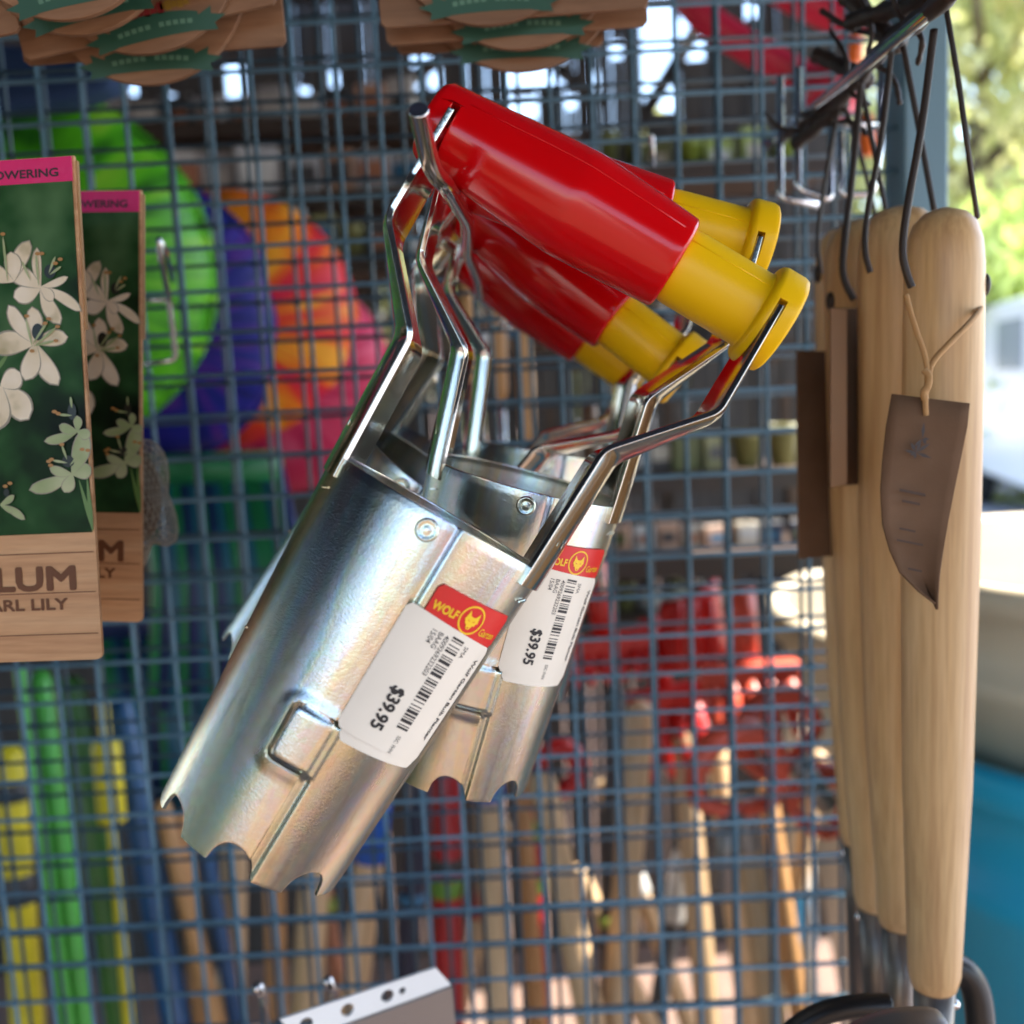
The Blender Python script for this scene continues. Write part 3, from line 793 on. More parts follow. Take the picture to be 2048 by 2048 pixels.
# ================================================================== WOODEN-HANDLED TOOLS AT THE RIGHT
def vline(px, py, d):   # world point
    return W(px, py, d)
def handle_tool(top, bot, d, wt, wb, lab, cords, sock=True, head=None, dt=0):
    """top/bottom pixel of the wooden handle axis, d = depth"""
    a = W(top[0], top[1], d); b = W(bot[0], bot[1], d + dt + .0)
    # keep it hanging plumb in depth
    dv = W(bot[0], bot[1], 1) - CAM_LOC; b = CAM_LOC + dv * ((a.y + dt) / dv.y)
    L = (a - b).length; s = d / 2050
    root = empty('long_handled_tool', a, lab, 'garden tool', 'wooden handled tools on leather loops')
    z = (a - b).normalized(); root.rotation_mode = 'QUATERNION'; root.rotation_quaternion = z.to_track_quat('Z', 'Y')
    rt, rb = wt * s / 2, wb * s / 2
    prof = [(-L, rb * .55), (-L + .002, rb * .8), (-L + .008, rb * .93), (-L + .03, rb), (-L * .72, rb + (rt - rb) * .62), (-L * .4, rt * 1.0), (-L * .15, rt), (-.022, rt * .985), (-.013, rt * .93), (-.006, rt * .78), (-.002, rt * .52), (0, rt * .1)]
    bm = bmesh.new(); lathe(bm, prof, 40)
    link('wooden_handle', bm, ash, root)
    Mi = root.matrix_world.inverted() if False else (Matrix.Translation(a) @ z.to_track_quat('Z', 'Y').to_matrix().to_4x4()).inverted()
    # bored hole for the loop
    if cords:
        hx = cords[0][0][-1]
        p = Mi @ W(hx[0], hx[1], d); bm = bmesh.new()
        bmesh.ops.create_uvsphere(bm, u_segments=16, v_segments=8, radius=.0042)
        for v in bm.verts: v.co = Vector((v.co.x * .8, v.co.y * .5, v.co.z * 1.1)) + Vector((p.x, -math.sqrt(max(0, rt * rt - p.x * p.x)) * .98, p.z))
        link('cord_hole', bm, cord_m, root)
    bm = bmesh.new()
    for pts, r in cords:
        q = []
        for (x, y, *dd) in pts:
            q.append(Mi @ W(x, y, dd[0] if dd else d - rt * 1.12))
        tube(bm, smooth_path(q, 2), r * .82, 8)
    link('leather_loop', bm, cord_m, root)
    if sock:
        bm = bmesh.new(); lathe(bm, [(-L - .11, rb * .60), (-L - .04, rb * .66), (-L + .001, rb * .74), (-L + .001, rb * .60)], 28)
        o = link('steel_socket', bm, steel, root)
        bm = bmesh.new(); bmesh.ops.create_uvsphere(bm, u_segments=12, v_segments=8, radius=.0022)
        for v in bm.verts: v.co += Vector((-.25 * rb, -rb * .68, -L - .005))
        link('pin', bm, chrome, o)
    return root, Mi
t4, _ = handle_tool((1690, 452), (1716, 1690), .53, 125, 84, 'hindmost wooden handled tool, leftmost of the bunch, brown tag below its hole', [([(1682, 190), (1655, 330), (1632, 480), (1642, 548)], .0014), ([(1682, 190), (1720, 300), (1755, 450)], .0014)])
t3, _ = handle_tool((1722, 438), (1752, 1818), .485, 150, 100, 'wooden handled tool second from the left of the bunch, dark loop down its front', [([(1722, 165), (1705, 360), (1683, 520), (1688, 565), (1708, 600)], .0020), ([(1722, 165), (1748, 300), (1775, 440)], .0015)])
t2, _ = handle_tool((1800, 412), (1800, 1856), .445, 165, 105, 'wooden handled tool just left of the front one, partly hidden by it', [([(1783, 100), (1765, 270), (1733, 430), (1728, 500), (1740, 545)], .0016), ([(1800, 60), (1835, 240), (1868, 420)], .0016)])
t1, M1 = handle_tool((1890, 415), (1868, 1980), .40, 155, 118, 'front wooden handled tool with pale ash handle and curled brown tag on twine', [([(1868, 60), (1845, 250), (1815, 410), (1803, 500), (1812, 545), (1824, 575)], .0019), ([(1893, 20), (1920, 180), (1938, 320), (1955, 435, .405)], .0013)])

# tags and twine of the tools
def sheet(parent, name, pts_px, d, m, th=.0008, bend=None, nseg=1):
    """card cut to an outline, hanging at its own distance, with thickness"""
    bm = bmesh.new(); vv = []
    for x, y, *dd in pts_px: vv.append(W(x, y, dd[0] if dd else d))
    f = bm.faces.new([bm.verts.new(v) for v in vv]); bmesh.ops.triangulate(bm, faces=[f])
    o = link(name, bm, m, None, False)
    s_ = o.modifiers.new('s', 'SOLIDIFY'); s_.thickness = th; s_.offset = 0
    if parent:
        bpy.context.view_layer.update(); mw = o.matrix_world.copy(); o.parent = parent; o.matrix_parent_inverse = parent.matrix_world.inverted(); o.matrix_world = mw
    return o
# curled tag on the front handle: a strip surface, rows from the top to the tip
rowsT = [((1783, 788), (1938, 807)), ((1772, 850), (1933, 855)), ((1764, 920), (1920, 920)), ((1760, 980), (1908, 980)), ((1764, 1050), (1895, 1050)), ((1778, 1100), (1887, 1100)), ((1798, 1145), (1880, 1150)), ((1835, 1183), (1877, 1195)), ((1868, 1208), (1877, 1219))]
bm = bmesh.new(); gr = []
for i, (l, r) in enumerate(rowsT):
    row = []
    for k in range(9):
        t = k / 8; x = l[0] + (r[0] - l[0]) * t; y = l[1] + (r[1] - l[1]) * t
        row.append(bm.verts.new(W(x, y, .372 + .006 * math.sin(PI * t * .9 + .4) * (i / 8) - .004 * (1 - t) * (i / 8) ** 1.5)))
    gr.append(row)
for a, b in zip(gr[:-1], gr[1:]):
    for k in range(8): bm.faces.new((a[k], a[k + 1], b[k + 1], b[k]))
tg = link('card_tag', bm, leather)
s_ = tg.modifiers.new('s', 'SOLIDIFY'); s_.thickness = .0008
bpy.context.view_layer.update()
def adopt(o, parent):
    bpy.context.view_layer.update(); o.parent = parent; o.matrix_parent_inverse = parent.matrix_world.inverted()
adopt(tg, t1)
bm = bmesh.new()
def blot(x, y, w_, h_, d=.3690):
    c_ = W(x, y, d); vx = (W(x + 10, y, d) - c_) / 10; vy = (W(x, y + 10, d) - c_) / 10
    poly(bm, [c_ + vx * w_ * math.cos(a) + vy * h_ * math.sin(a) for a in [k * PI / 4 for k in range(8)]])
for k in range(11):      # leafy sprig emblem
    a = k * 2.4; r = 9 + (k % 3) * 7
    cx, cy = (1832, 905) if k > 3 else (1845, 878)
    p0 = (cx, cy); p1 = (cx + r * 1.5 * math.cos(a), cy + r * 1.5 * math.sin(a))
    c0 = W(*p0, .3690); c1 = W(*p1, .3690); n_ = (c1 - c0).cross(Vector((0, 1, 0))).normalized() * .0006
    poly(bm, [c0, (c0 + c1) / 2 + n_, c1, (c0 + c1) / 2 - n_])
lw = link('sprig_emblem', bm, mat('tag_ink', (.04, .03, .03), .6), None, False); adopt(lw, tg)
bm = bmesh.new()
for x, y, w_, h_ in ((1825, 985, 26, 3), (1822, 1005, 18, 2.5), (1815, 1060, 16, 2), (1820, 1085, 26, 2), (1830, 1140, 14, 2)):
    c_ = W(x, y, .3695); vx = (W(x + 10, y + 2, .3695) - c_) / 10; vy = (W(x, y + 10, .3695) - c_) / 10
    poly(bm, [c_ - vx * w_ - vy * h_, c_ + vx * w_ - vy * h_, c_ + vx * w_ + vy * h_, c_ - vx * w_ + vy * h_])
lw = link('tag_printing', bm, mat('faint_tag_ink', (.06, .032, .02), .7), None, False); adopt(lw, tg)
bm = bmesh.new()
tw = [[(1812, 590, .373), (1828, 650, .371), (1852, 715, .370), (1856, 760, .369), (1850, 800, .3695), (1852, 830, .3715)], [(1858, 755, .369), (1862, 725, .370), (1905, 680, .372), (1945, 640, .38), (1965, 610, .398), (1960, 590, .41)]]
for p in tw: tube(bm, smooth_path([W(*q) for q in p], 2), .0011, 8)
tube(bm, smooth_path([W(1848, 740, .3685), (W(1860, 752, .3675)), W(1856, 775, .3672), W(1846, 782, .368), W(1850, 800, .3685)], 2), .0013, 8)
o = link('twine', bm, twine_m); adopt(o, t1)
# flat tags further back
def flat_tag(parent, x0, y0, x1, y1, d, lean=6, yaw=0, mat_=leather):
    bm = bmesh.new(); pts = [W(x0, y0, d), W(x1, y0 + 2, d + yaw), W(x1 - lean, y1 - 3, d + yaw), W(x0 + lean, y1 + 6, d)]
    f = poly(bm, pts); o = link('card_tag', bm, mat_, None, False)
    s_ = o.modifiers.new('s', 'SOLIDIFY'); s_.thickness = .0012; adopt(o, parent); return o
flat_tag(t3, 1658, 616, 1742, 968, .455, 0, .02)
flat_tag(t3, 1660, 618, 1692, 970, .452, 0, .0, mat('pale_tag_face', (.30, .17, .09), .6))
flat_tag(t4, 1592, 702, 1690, 1112, .50, 3, .015)
# rod these tools hang on
g = bmesh.new(); tube(g, [W(1530, 297, .63), W(1600, 238, .56), W(1905, -14, .352), W(1935, -40, .345)], .0026, 12)
rod = link('display_hook', g, chrome); tag(rod, 'chrome display hook in the top right corner carrying the leather loops', 'display hook')
g = bmesh.new()   # bundle of leather lying over the hook
for pts, r in (([(1560, 275, .60), (1640, 232, .54), (1700, 180, .49), (1760, 100, .44), (1820, 55, .40), (1905, -15, .35)], .0040),
               ([(1630, 108, .52), (1680, 130, .51), (1718, 150, .49), (1735, 165, .48)], .0042),
               ([(1700, 45, .47), (1760, 25, .45), (1830, 8, .42), (1870, -15, .40)], .0042),
               ([(1690, -10, .48), (1740, 30, .47), (1775, 75, .46), (1800, 90, .45)], .0046),
               ([(1590, 290, .56), (1650, 240, .53), (1690, 205, .51)], .0040),
               ([(1660, 60, .50), (1700, 120, .48), (1690, 180, .49), (1740, 210, .47)], .0012), ([(1720, -10, .46), (1750, 60, .45), (1730, 120, .46), (1790, 150, .44), (1800, 210, .44)], .0012),
               ([(1600, 225, .54), (1650, 255, .53), (1700, 235, .51), (1735, 270, .50)], .0013), ([(1780, -20, .42), (1800, 40, .42), (1850, 70, .40), (1835, 130, .41)], .0013),
               ([(1530, 225, .56), (1560, 260, .56), (1620, 262, .55)], .0014), ([(1640, 20, .5), (1700, 60, .49), (1770, 70, .46), (1830, 30, .43)], .0016)):
    q = smooth_path([W(*p) for p in pts], 2); tube(g, q, [r * (.75 + .35 * math.sin(i * 1.3) ** 2) * (.6 if i in (0, len(q) - 1) else 1) for i in range(len(q))], 10)
tag(link('leather_bundle', g, cord_m), 'tangle of dark brown leather laces lying along the top right hook', 'leather laces')
# forged heads below the handles
g = bmesh.new()
P1 = [W(1780, 1890, .43), W(1700, 1905, .43), W(1625, 1945, .43), W(1560, 2000, .43), W(1540, 2070, .43), W(1545, 2150, .43)]
q = smooth_path(P1, 2)
for i, p in enumerate(q): pass
tube(g, q, [.004 + .004 * math.sin(PI * i / (len(q) - 1)) for i in range(len(q))], 10)
for v in g.verts: v.co.y = .45 + (v.co.y - .45) * 2.2
o = link('fork_shoulder', g, steel); adopt(o, t4)
g = bmesh.new(); q = smooth_path([W(1780, 2010, .42), W(1700, 2012, .42), W(1630, 2030, .42), W(1570, 2075, .42), W(1550, 2150, .42)], 2)
tube(g, q, .0048, 10); o = link('hoe_blade', g, black_steel); adopt(o, t3)
g = bmesh.new(); q = smooth_path([W(1900, 1930, .45), W(1935, 1945, .45), W(1955, 1985, .45), W(1962, 2050, .45), W(1965, 2150, .45)], 2)
tube(g, q, .0062, 10); o = link('fork_shoulder', g, black_steel); adopt(o, t2)

# ================================================================== SMALL WIRE HOOKS
def whook(name, paths, r, lab, m=chrome):
    g = bmesh.new()
    for p in paths: tube(g, fillet([W(*q) for q in p], .004, 4), r, 10)
    return tag(link(name, g, m), lab, 'wire hook', None)
whook('wire_hook', [[(318, 480, .52), (322, 520, .53), (338, 600, .60), (352, 720, .62), (285, 729, .62)], [(338, 600, .60), (280, 600, .60)], [(318, 480, .52), (330, 500, .56), (345, 560, .63)]], .0016, 'chrome wire hook sticking out beside the second bulb packet')
whook('wire_hook', [[(1596, 136, .56), (1596, 378, .56), (1660, 400, .56), (1662, 250, .57)], [(1560, 155, .58), (1560, 396, .58), (1640, 410, .58)], [(1530, 285, .60), (1600, 262, .58)]], .0021, 'leftmost empty chrome price holder under the top right hook')
whook('wire_hook', [[(1682, 262, .57), (1682, 390, .57), (1745, 388, .57), (1760, 300, .57), (1762, 120, .57)], [(1680, 250, .57), (1755, 248, .57)]], .0021, 'right-hand empty chrome price holder beside the blue post')
whook('wire_hook', [[(952, 470, .60), (952, 600, .60)], [(1200, 1225, .6), (1200, 1228, .6)]][:1], .0015, 'short chrome prong hanging straight down behind the hook')
whook('wire_hook', [[(515, 1975, .53), (528, 1990, .57), (532, 2060, .63)]], .0028, 'left one of two chrome hook tips at the bottom edge')
whook('wire_hook', [[(655, 1962, .53), (668, 1980, .57), (672, 2060, .63)]], .0028, 'right one of two chrome hook tips at the bottom edge')
whook('wire_hook', [[(1302, 270, .60), (1308, 330, .63)]], .0016, 'short chrome stub on the panel above the red handles')

# perforated bracket at the bottom
br = empty('perforated_bracket', W(730, 2010, .47), 'white perforated steel bracket lying across the bottom edge', 'bracket')
g = bmesh.new()
A, B_, Cc, D_ = W(560, 2040, .462), W(872, 1936, .492), W(902, 1970, .497), W(600, 2080, .467)
o0 = br.location
f = poly(g, [A - o0, B_ - o0, Cc - o0, D_ - o0]); e = bmesh.ops.extrude_face_region(g, geom=[f])
nrm = (B_ - A).cross(D_ - A).normalized()
for v in e['geom']:
    if isinstance(v, bmesh.types.BMVert): v.co += nrm * .0015
pf = link('top_flange', g, galv, br, False)
cs = []
for fx_ in (.1, .36, .62, .72):
    p = (A.lerp(B_, fx_)).lerp(D_.lerp(Cc, fx_), .5) - o0
    cb = bmesh.new(); bmesh.ops.create_cone(cb, cap_ends=True, segments=20, radius1=.0032 if fx_ != .72 else .0018, radius2=.0032 if fx_ != .72 else .0018, depth=.02)
    bmesh.ops.transform(cb, matrix=Matrix.Translation(p) @ nrm.to_track_quat('Z', 'Y').to_matrix().to_4x4(), verts=cb.verts); cs.append(cb)
cut(pf, cs)
g = bmesh.new(); poly(g, [D_ - o0, Cc - o0, W(935, 2300, .60) - o0, W(640, 2400, .57) - o0])
o = link('web_plate', g, grey_sheet, br, False); s_ = o.modifiers.new('s', 'SOLIDIFY'); s_.thickness = .0015  # darker sheet colour stands for shade on the web

# ================================================================== BEHIND THE PANELS
def col_mat(name, c, r=.5, metal=0, var=.12, sc=30):
    lo = tuple(x * (1 - var * 2) for x in c)
    return mat(name, c, r, metal, build=lambda t, b: t.links.new(ramp(t, noise(t, coords(t), sc, 4), [(.3, lo), (.7, c)]), b.inputs['Base Color']))
# dark timber screen at the back of the stall, with gaps that let the street light through
scr = empty('timber_screen', (0, 2.5, 0), 'dark timber screen with bright gaps closing the back of the stall', 'screen')
dm = mat('dark_screen_paint', (.035, .034, .036), .7, build=lambda t, b: t.links.new(ramp(t, noise(t, coords(t, (8, 1, 1)), 5, 5), [(.3, (.02, .02, .022)), (.7, (.06, .055, .05))]), b.inputs['Base Color']))
def SX(px, y=2.5): return W(px, 700, 2.5).x
def SZ(py, y=2.5):
    d = W(1024, py, 1) - CAM_LOC; return (CAM_LOC + d * (y / d.y)).z
g = bmesh.new()
def panel(xa, xb, za, zb, k=[0]):
    k[0] += 1
    n = max(1, int((xb - xa) / .22))
    for i in range(n):
        a = xa + (xb - xa) * i / n; b = xa + (xb - xa) * (i + 1) / n
        box(g, ((a + b) / 2, .006 * ((i + k[0]) % 3), (za + zb) / 2), (b - a - .004, .025, zb - za))
HOL = [(225, 262, 195, 260), (385, 402, 150, 200), (700, 716, 120, 168), (760, 778, 190, 236), (960, 1000, 60, 100), (1200, 1216, 150, 190), (1240, 1262, 90, 130), (1560, 1580, 130, 180), (300, 330, 120, 185), (500, 535, 95, 170), (640, 660, 150, 175), (860, 912, 75, 172), (1040, 1150, 112, 175), (1035, 1095, 190, 240), (1150, 1170, 195, 225), (1300, 1362, 18, 240), (1372, 1420, 50, 140), (1500, 1530, -10, 60), (1690, 1700, 140, 200)]
xs = sorted(HOL); prev = -5.0; allx = sorted(set([h[0] for h in HOL] + [h[1] for h in HOL]))
edges = [-900] + allx + [1700]
edges = [e for i, e in enumerate(edges) if i == 0 or e > edges[i - 1]]
for a, b in zip(edges[:-1], edges[1:]):
    hs = sorted([(h[2], h[3]) for h in HOL if h[0] <= a and h[1] >= b])
    y = -120
    for t0, t1 in hs:
        if t0 > y: panel(SX(a), SX(b), SZ(t0), min(2.9, SZ(y)))
        y = t1
    panel(SX(a), SX(b), 0, SZ(y))
link('screen_boards', g, dm, scr, False)
g = bmesh.new()
for (xa, ya, xb, yb) in ((1270, 262, 1440, -20), (1030, 60, 1200, 210), (820, 160, 960, 60)):
    tube(g, [W(xa, ya, 2.42), W(xb, yb, 2.42)], .018, 8)
o = link('diagonal_brace', g, dm, None); adopt(o, scr)

# shelves and the goods on them
ORD = ['first', 'second', 'third', 'fourth', 'fifth', 'sixth', 'seventh', 'eighth', 'ninth', 'tenth', 'eleventh', 'twelfth', 'thirteenth', 'fourteenth', 'fifteenth', 'sixteenth', 'seventeenth', 'eighteenth', 'nineteenth', 'twentieth']
PAL = {'white': (.62, .62, .60), 'pale grey': (.42, .43, .45), 'cream': (.58, .52, .42), 'peach': (.60, .36, .24), 'khaki': (.26, .26, .10), 'olive': (.14, .16, .05), 'brown': (.14, .075, .04), 'dark grey': (.06, .06, .065), 'navy': (.02, .025, .06), 'terracotta': (.42, .17, .09), 'lime': (.30, .40, .06), 'blue': (.03, .16, .30), 'yellow': (.6, .45, .04)}
PM = {k: col_mat(k.replace(' ', '_') + '_goods', v, .45, 0, .2, 14) for k, v in PAL.items()}
stripe = PM['white']; dark_l = PM['dark grey']
def packet(bm, w_, h_, d_):
    prof = [(-1, 0), (-1, .04), (-.92, .12), (-.96, .8), (-1, .94), (-.98, 1)]
    for sy in (0,):
        L_ = [(x * w_ / 2, z * h_) for x, z in prof] + [(-x * w_ / 2, z * h_) for x, z in reversed(prof)]
        lay = []
        for t, y in ((.0, -d_ / 2), (1, 0), (0, d_ / 2)):
            sc_ = 1 if t else .96
            lay.append([bm.verts.new((x * sc_, y, z)) for x, z in L_])
        n = len(L_)
        for a, b in zip(lay[:-1], lay[1:]):
            for k in range(n): bm.faces.new((a[k], a[(k + 1) % n], b[(k + 1) % n], b[k]))
        bm.faces.new(lay[0]); bm.faces.new(lay[-1])
def good(kind, px, py, w_, h_, d, c, lab, grp):
    """an item standing with its base centre at pixel (px,py)"""
    s = d / 2050; W_, H_ = w_ * s, h_ * s
    root = empty(kind, W(px, py, d), lab, kind.replace('_', ' '), grp)
    root.rotation_euler = (0, 0, random.uniform(-.35, .35))
    bm = bmesh.new(); c2_ = random.choice([stripe, dark_l, PM['cream'], PM['olive'], PM['terracotta'], PM['blue']])
    if kind == 'goods_packet':
        packet(bm, W_, H_, W_ * .4); o = link('pouch', bm, PM[c], root); wn(o, .002)
        bm = bmesh.new(); box(bm, (0, -W_ * .205, H_ * .45), (W_ * .6, .002, H_ * .35)); link('printed_panel', bm, c2_, root, False)
        bm = bmesh.new(); box(bm, (0, -W_ * .02, H_ * 1.0), (W_ * .9, .006, H_ * .07)); link('header_fold', bm, stripe, root, False)
    elif kind == 'goods_bottle':
        r = W_ / 2; lathe(bm, [(0, r * .9), (.01, r), (H_ * .62, r), (H_ * .74, r * .75), (H_ * .8, r * .38), (H_ * .86, r * .36)], 24); link('bottle_body', bm, PM[c], root)
        bm = bmesh.new(); lathe(bm, [(H_ * .85, r * .42), (H_, r * .40)], 20); link('cap', bm, c2_, root)
        bm = bmesh.new(); lathe(bm, [(H_ * .15, r * 1.02), (H_ * .5, r * 1.02)], 24); link('wrap_label', bm, stripe, root)
    elif kind == 'plant_pot':
        r = W_ / 2; lathe(bm, [(0, r * .68), (H_ * .8, r * .9), (H_ * .8, r), (H_, r), (H_, r * .9), (H_ * .85, r * .86)], 28); link('pot_wall', bm, PM[c], root)
        bm = bmesh.new(); lathe(bm, [(H_ * .88, r * .87), (H_ * .9, r * .5)], 20); link('potting_soil', bm, PM['brown'], root)
    else:
        box(bm, (0, 0, H_ / 2), (W_, W_ * .6, H_)); o = link('carton', bm, PM[c], root, False); wn(o, .003)
        bm = bmesh.new(); box(bm, (0, -W_ * .3 - .001, H_ * .55), (W_ * .8, .002, H_ * .45)); link('printed_panel', bm, c2_, root, False)
        bm = bmesh.new(); box(bm, (0, 0, H_ + .001), (W_ * .12, W_ * .6, .002)); link('tape', bm, PM['cream'], root, False)
    return root
def shelf(name_lab, x0, x1, y, d, items, ww, hh, cols, kinds, phrase, slope=.045):
    a = W(x0, y + (x1 - x0) * slope / 2 - 0, d); b = W(x1, y - (x1 - x0) * slope / 2, d)
    r = empty('shelf', ((a.x + b.x) / 2, a.y, (a.z + b.z) / 2), name_lab, 'shelf')
    g = bmesh.new(); box(g, (0, .03, -.014), (b.x - a.x, .24, .026)); link('shelf_board', g, dark_wood, r, False)
    g = bmesh.new(); box(g, (0, -.095, -.014), (b.x - a.x, .008, .032)); link('shelf_edge', g, mat('dark_shelf_edge', (.035, .025, .02), .5), r, False)
    for sx in (-.48, 0, .48):
        g = bmesh.new(); box(g, (sx * (b.x - a.x), .12, .05), (.02, .02, .18)); link('shelf_bracket', g, dark_wood, r, False)
    rnd = random.Random(int(x0 * 7 + y)); x = x0 + ww * .6; k = 0
    while x < x1 - ww * .4 and k < 20:
        c = cols[min(len(cols) - 1, int((x - x0) / (x1 - x0) * len(cols)))]
        if isinstance(c, tuple): c = rnd.choice(c)
        w_ = ww * rnd.uniform(.75, 1.15); h_ = hh * rnd.uniform(.7, 1.1); kd = rnd.choice(kinds)
        yy = y + (x0 + x1 - 2 * x) * slope / 2
        good(kd, x, yy, w_, h_, d, c, '%s %s, %s from the left on the %s' % (c, {'goods_packet': 'packet', 'goods_bottle': 'bottle', 'plant_pot': 'pot', 'goods_carton': 'carton'}[kd], ORD[k], phrase), 'goods on the blurred shelves')
        x += w_ * 1.08; k += 1
PK = ['goods_packet', 'goods_carton']; MX = ['goods_packet', 'goods_bottle', 'plant_pot', 'goods_carton']
shelf('topmost shelf behind the panels at the upper left', 210, 860, 262, 2.30, 0, 62, 84, [('pale grey', 'dark grey', 'white'), ('pale grey', 'white'), ('pale grey', 'dark grey'), ('white', 'peach', 'dark grey')], PK, 'topmost shelf')
shelf('second shelf behind the panels, crowded with whitish packets', 250, 1180, 398, 2.20, 0, 74, 112, [('white', 'cream'), ('white', 'pale grey'), ('white', 'peach', 'pale grey'), ('pale grey', 'cream'), ('dark grey', 'brown'), ('dark grey', 'brown')], PK, 'second shelf')
shelf('third shelf, with khaki and dark goods above the rainbow tub', 330, 1250, 520, 2.1, 0, 62, 96, [('cream', 'khaki', 'dark grey'), ('khaki', 'olive', 'pale grey'), ('khaki', 'dark grey'), ('brown', 'dark grey'), ('dark grey', 'navy'), ('dark grey', 'brown')], MX, 'third shelf')
shelf('shelf of pale things above the red handles at the upper right', 1180, 1640, 345, 2.2, 0, 58, 80, [('lime', 'olive'), ('khaki', 'lime'), ('olive', 'lime')], ['plant_pot', 'goods_packet'], 'upper right shelf')
shelf('dark shelf behind the yellow handle ends', 700, 1600, 700, 1.9, 0, 70, 110, [('brown', 'cream'), ('brown', 'terracotta', 'dark grey'), ('dark grey', 'navy'), ('olive', 'dark grey')], MX, 'dark middle shelf')
shelf('shelf with olive and dark goods right of the planters', 1100, 1620, 940, 1.8, 0, 60, 85, [('brown', 'dark grey', 'cream'), ('dark grey', 'brown'), ('khaki', 'olive'), ('khaki', 'lime')], MX, 'olive goods shelf')
shelf('lower shelf with peach and white little packs', 1080, 1640, 1096, 1.7, 0, 52, 58, [('peach', 'cream'), ('peach', 'white'), ('cream', 'dark grey', 'peach'), ('white', 'peach', 'navy')], PK, 'peach packs shelf')
shelf('low shelf half hidden above the red rake heads', 1120, 1500, 1215, 1.7, 0, 52, 66, [('peach', 'blue'), ('khaki', 'white'), ('brown', 'olive'), ('olive', 'brown')], MX, 'shelf above the red heads')

# nested round plastic tubs lying on their sides, rim towards us
def swirl_build(stops, sc=5.0, streak=26):
    def f(t, b):
        tc = nd(t, 'ShaderNodeTexCoord'); sp = nd(t, 'ShaderNodeSeparateXYZ'); t.links.new(tc.outputs['Object'], sp.inputs[0])
        at = nd(t, 'ShaderNodeMath', operation='ARCTAN2'); t.links.new(sp.outputs['Y'], at.inputs[0]); t.links.new(sp.outputs['X'], at.inputs[1])
        rr = nd(t, 'ShaderNodeVectorMath', operation='LENGTH'); t.links.new(tc.outputs['Object'], rr.inputs[0])
        cb = nd(t, 'ShaderNodeCombineXYZ'); ma = nd(t, 'ShaderNodeMath', operation='SINE'); t.links.new(at.outputs[0], ma.inputs[0]); mb = nd(t, 'ShaderNodeMath', operation='MULTIPLY'); mb.inputs[1].default_value = 2.0; t.links.new(ma.outputs[0], mb.inputs[0]); t.links.new(mb.outputs[0], cb.inputs['X'])
        m1 = nd(t, 'ShaderNodeMath', operation='MULTIPLY'); m1.inputs[1].default_value = 3.5; t.links.new(rr.outputs['Value'], m1.inputs[0]); t.links.new(m1.outputs[0], cb.inputs['Y'])
        n = noise(t, cb.outputs[0], sc, 2, .45, .4)
        t.links.new(ramp(t, n, stops), b.inputs['Base Color'])
    return f
green_sw = mat('green_swirl_plastic', rough=.4, spec=.2, build=swirl_build([(.3, (.01, .08, .005)), (.42, (.035, .20, .006)), (.55, (.06, .30, .008)), (.72, (.15, .36, .02))]))
blue_sw = mat('navy_swirl_plastic', rough=.5, spec=.1, build=swirl_build([(.3, (.004, .006, .06)), (.5, (.008, .012, .15)), (.62, (.05, .012, .14)), (.75, (.01, .03, .20))]))
rain_sw = mat('rainbow_swirl_plastic', rough=.5, spec=.15, build=swirl_build([(.25, (.25, .01, .10)), (.38, (.45, .012, .04)), (.47, (.50, .03, .015)), (.54, (.55, .13, .01)), (.60, (.58, .26, .015)), (.66, (.50, .07, .015)), (.8, (.45, .02, .06))], 2.0))
pink_sw = mat('pink_swirl_plastic', rough=.5, spec=.15, build=swirl_build([(.3, (.32, .01, .06)), (.5, (.45, .025, .08)), (.7, (.52, .07, .14))]))
def tub(px, py, d, rx_px, m, lab, tilt, yaw, asp=1.):
    s = d / 2050; r = rx_px * s
    root = empty('plastic_tub', W(px, py, d), lab, 'plastic tub', 'swirly plastic tubs lying behind the panels')
    root.rotation_euler = (R_(90 + tilt), 0, R_(yaw))
    bm = bmesh.new()
    prof = [(r * .42, r * .02)]
    for k in range(1, 13):
        a = k / 12 * PI / 2; prof.append((r * .42 * math.cos(a) ** 1.1, r * math.sin(a) ** .9))
    prof += [(-.01, r * 1.02), (-.02, r * 1.0)]
    lathe(bm, prof, 56, closed=False)
    for v in bm.verts:     # gentle flutes
        a = math.atan2(v.co.y, v.co.x); q = 1 + .012 * math.cos(12 * a); v.co.x *= q; v.co.y *= q * asp
    o = link('tub_wall', bm, m, root); s_ = o.modifiers.new('s', 'SOLIDIFY'); s_.thickness = .004
    bm = bmesh.new(); tube(bm, [(r * 1.02 * math.cos(a), r * 1.02 * asp * math.sin(a), -.015) for a in [2 * PI * k / 48 for k in range(49)]], .006, 8); link('rolled_rim', bm, m, root)
    return root
tub(560, 770, 1.30, 215, pink_sw, 'pink plastic tub at the right end of the tub row', 8, 10, 1.0)
tub(470, 650, 1.24, 235, rain_sw, 'rainbow plastic tub of red, orange and yellow swirls', 8, 12, 1.05)
tub(310, 650, 1.16, 235, blue_sw, 'dark blue plastic tub between the green and rainbow ones', 8, 14, 1.15)
tub(60, 545, 1.06, 345, green_sw, 'large bright green plastic tub at the far left', 8, 12, 1.0)

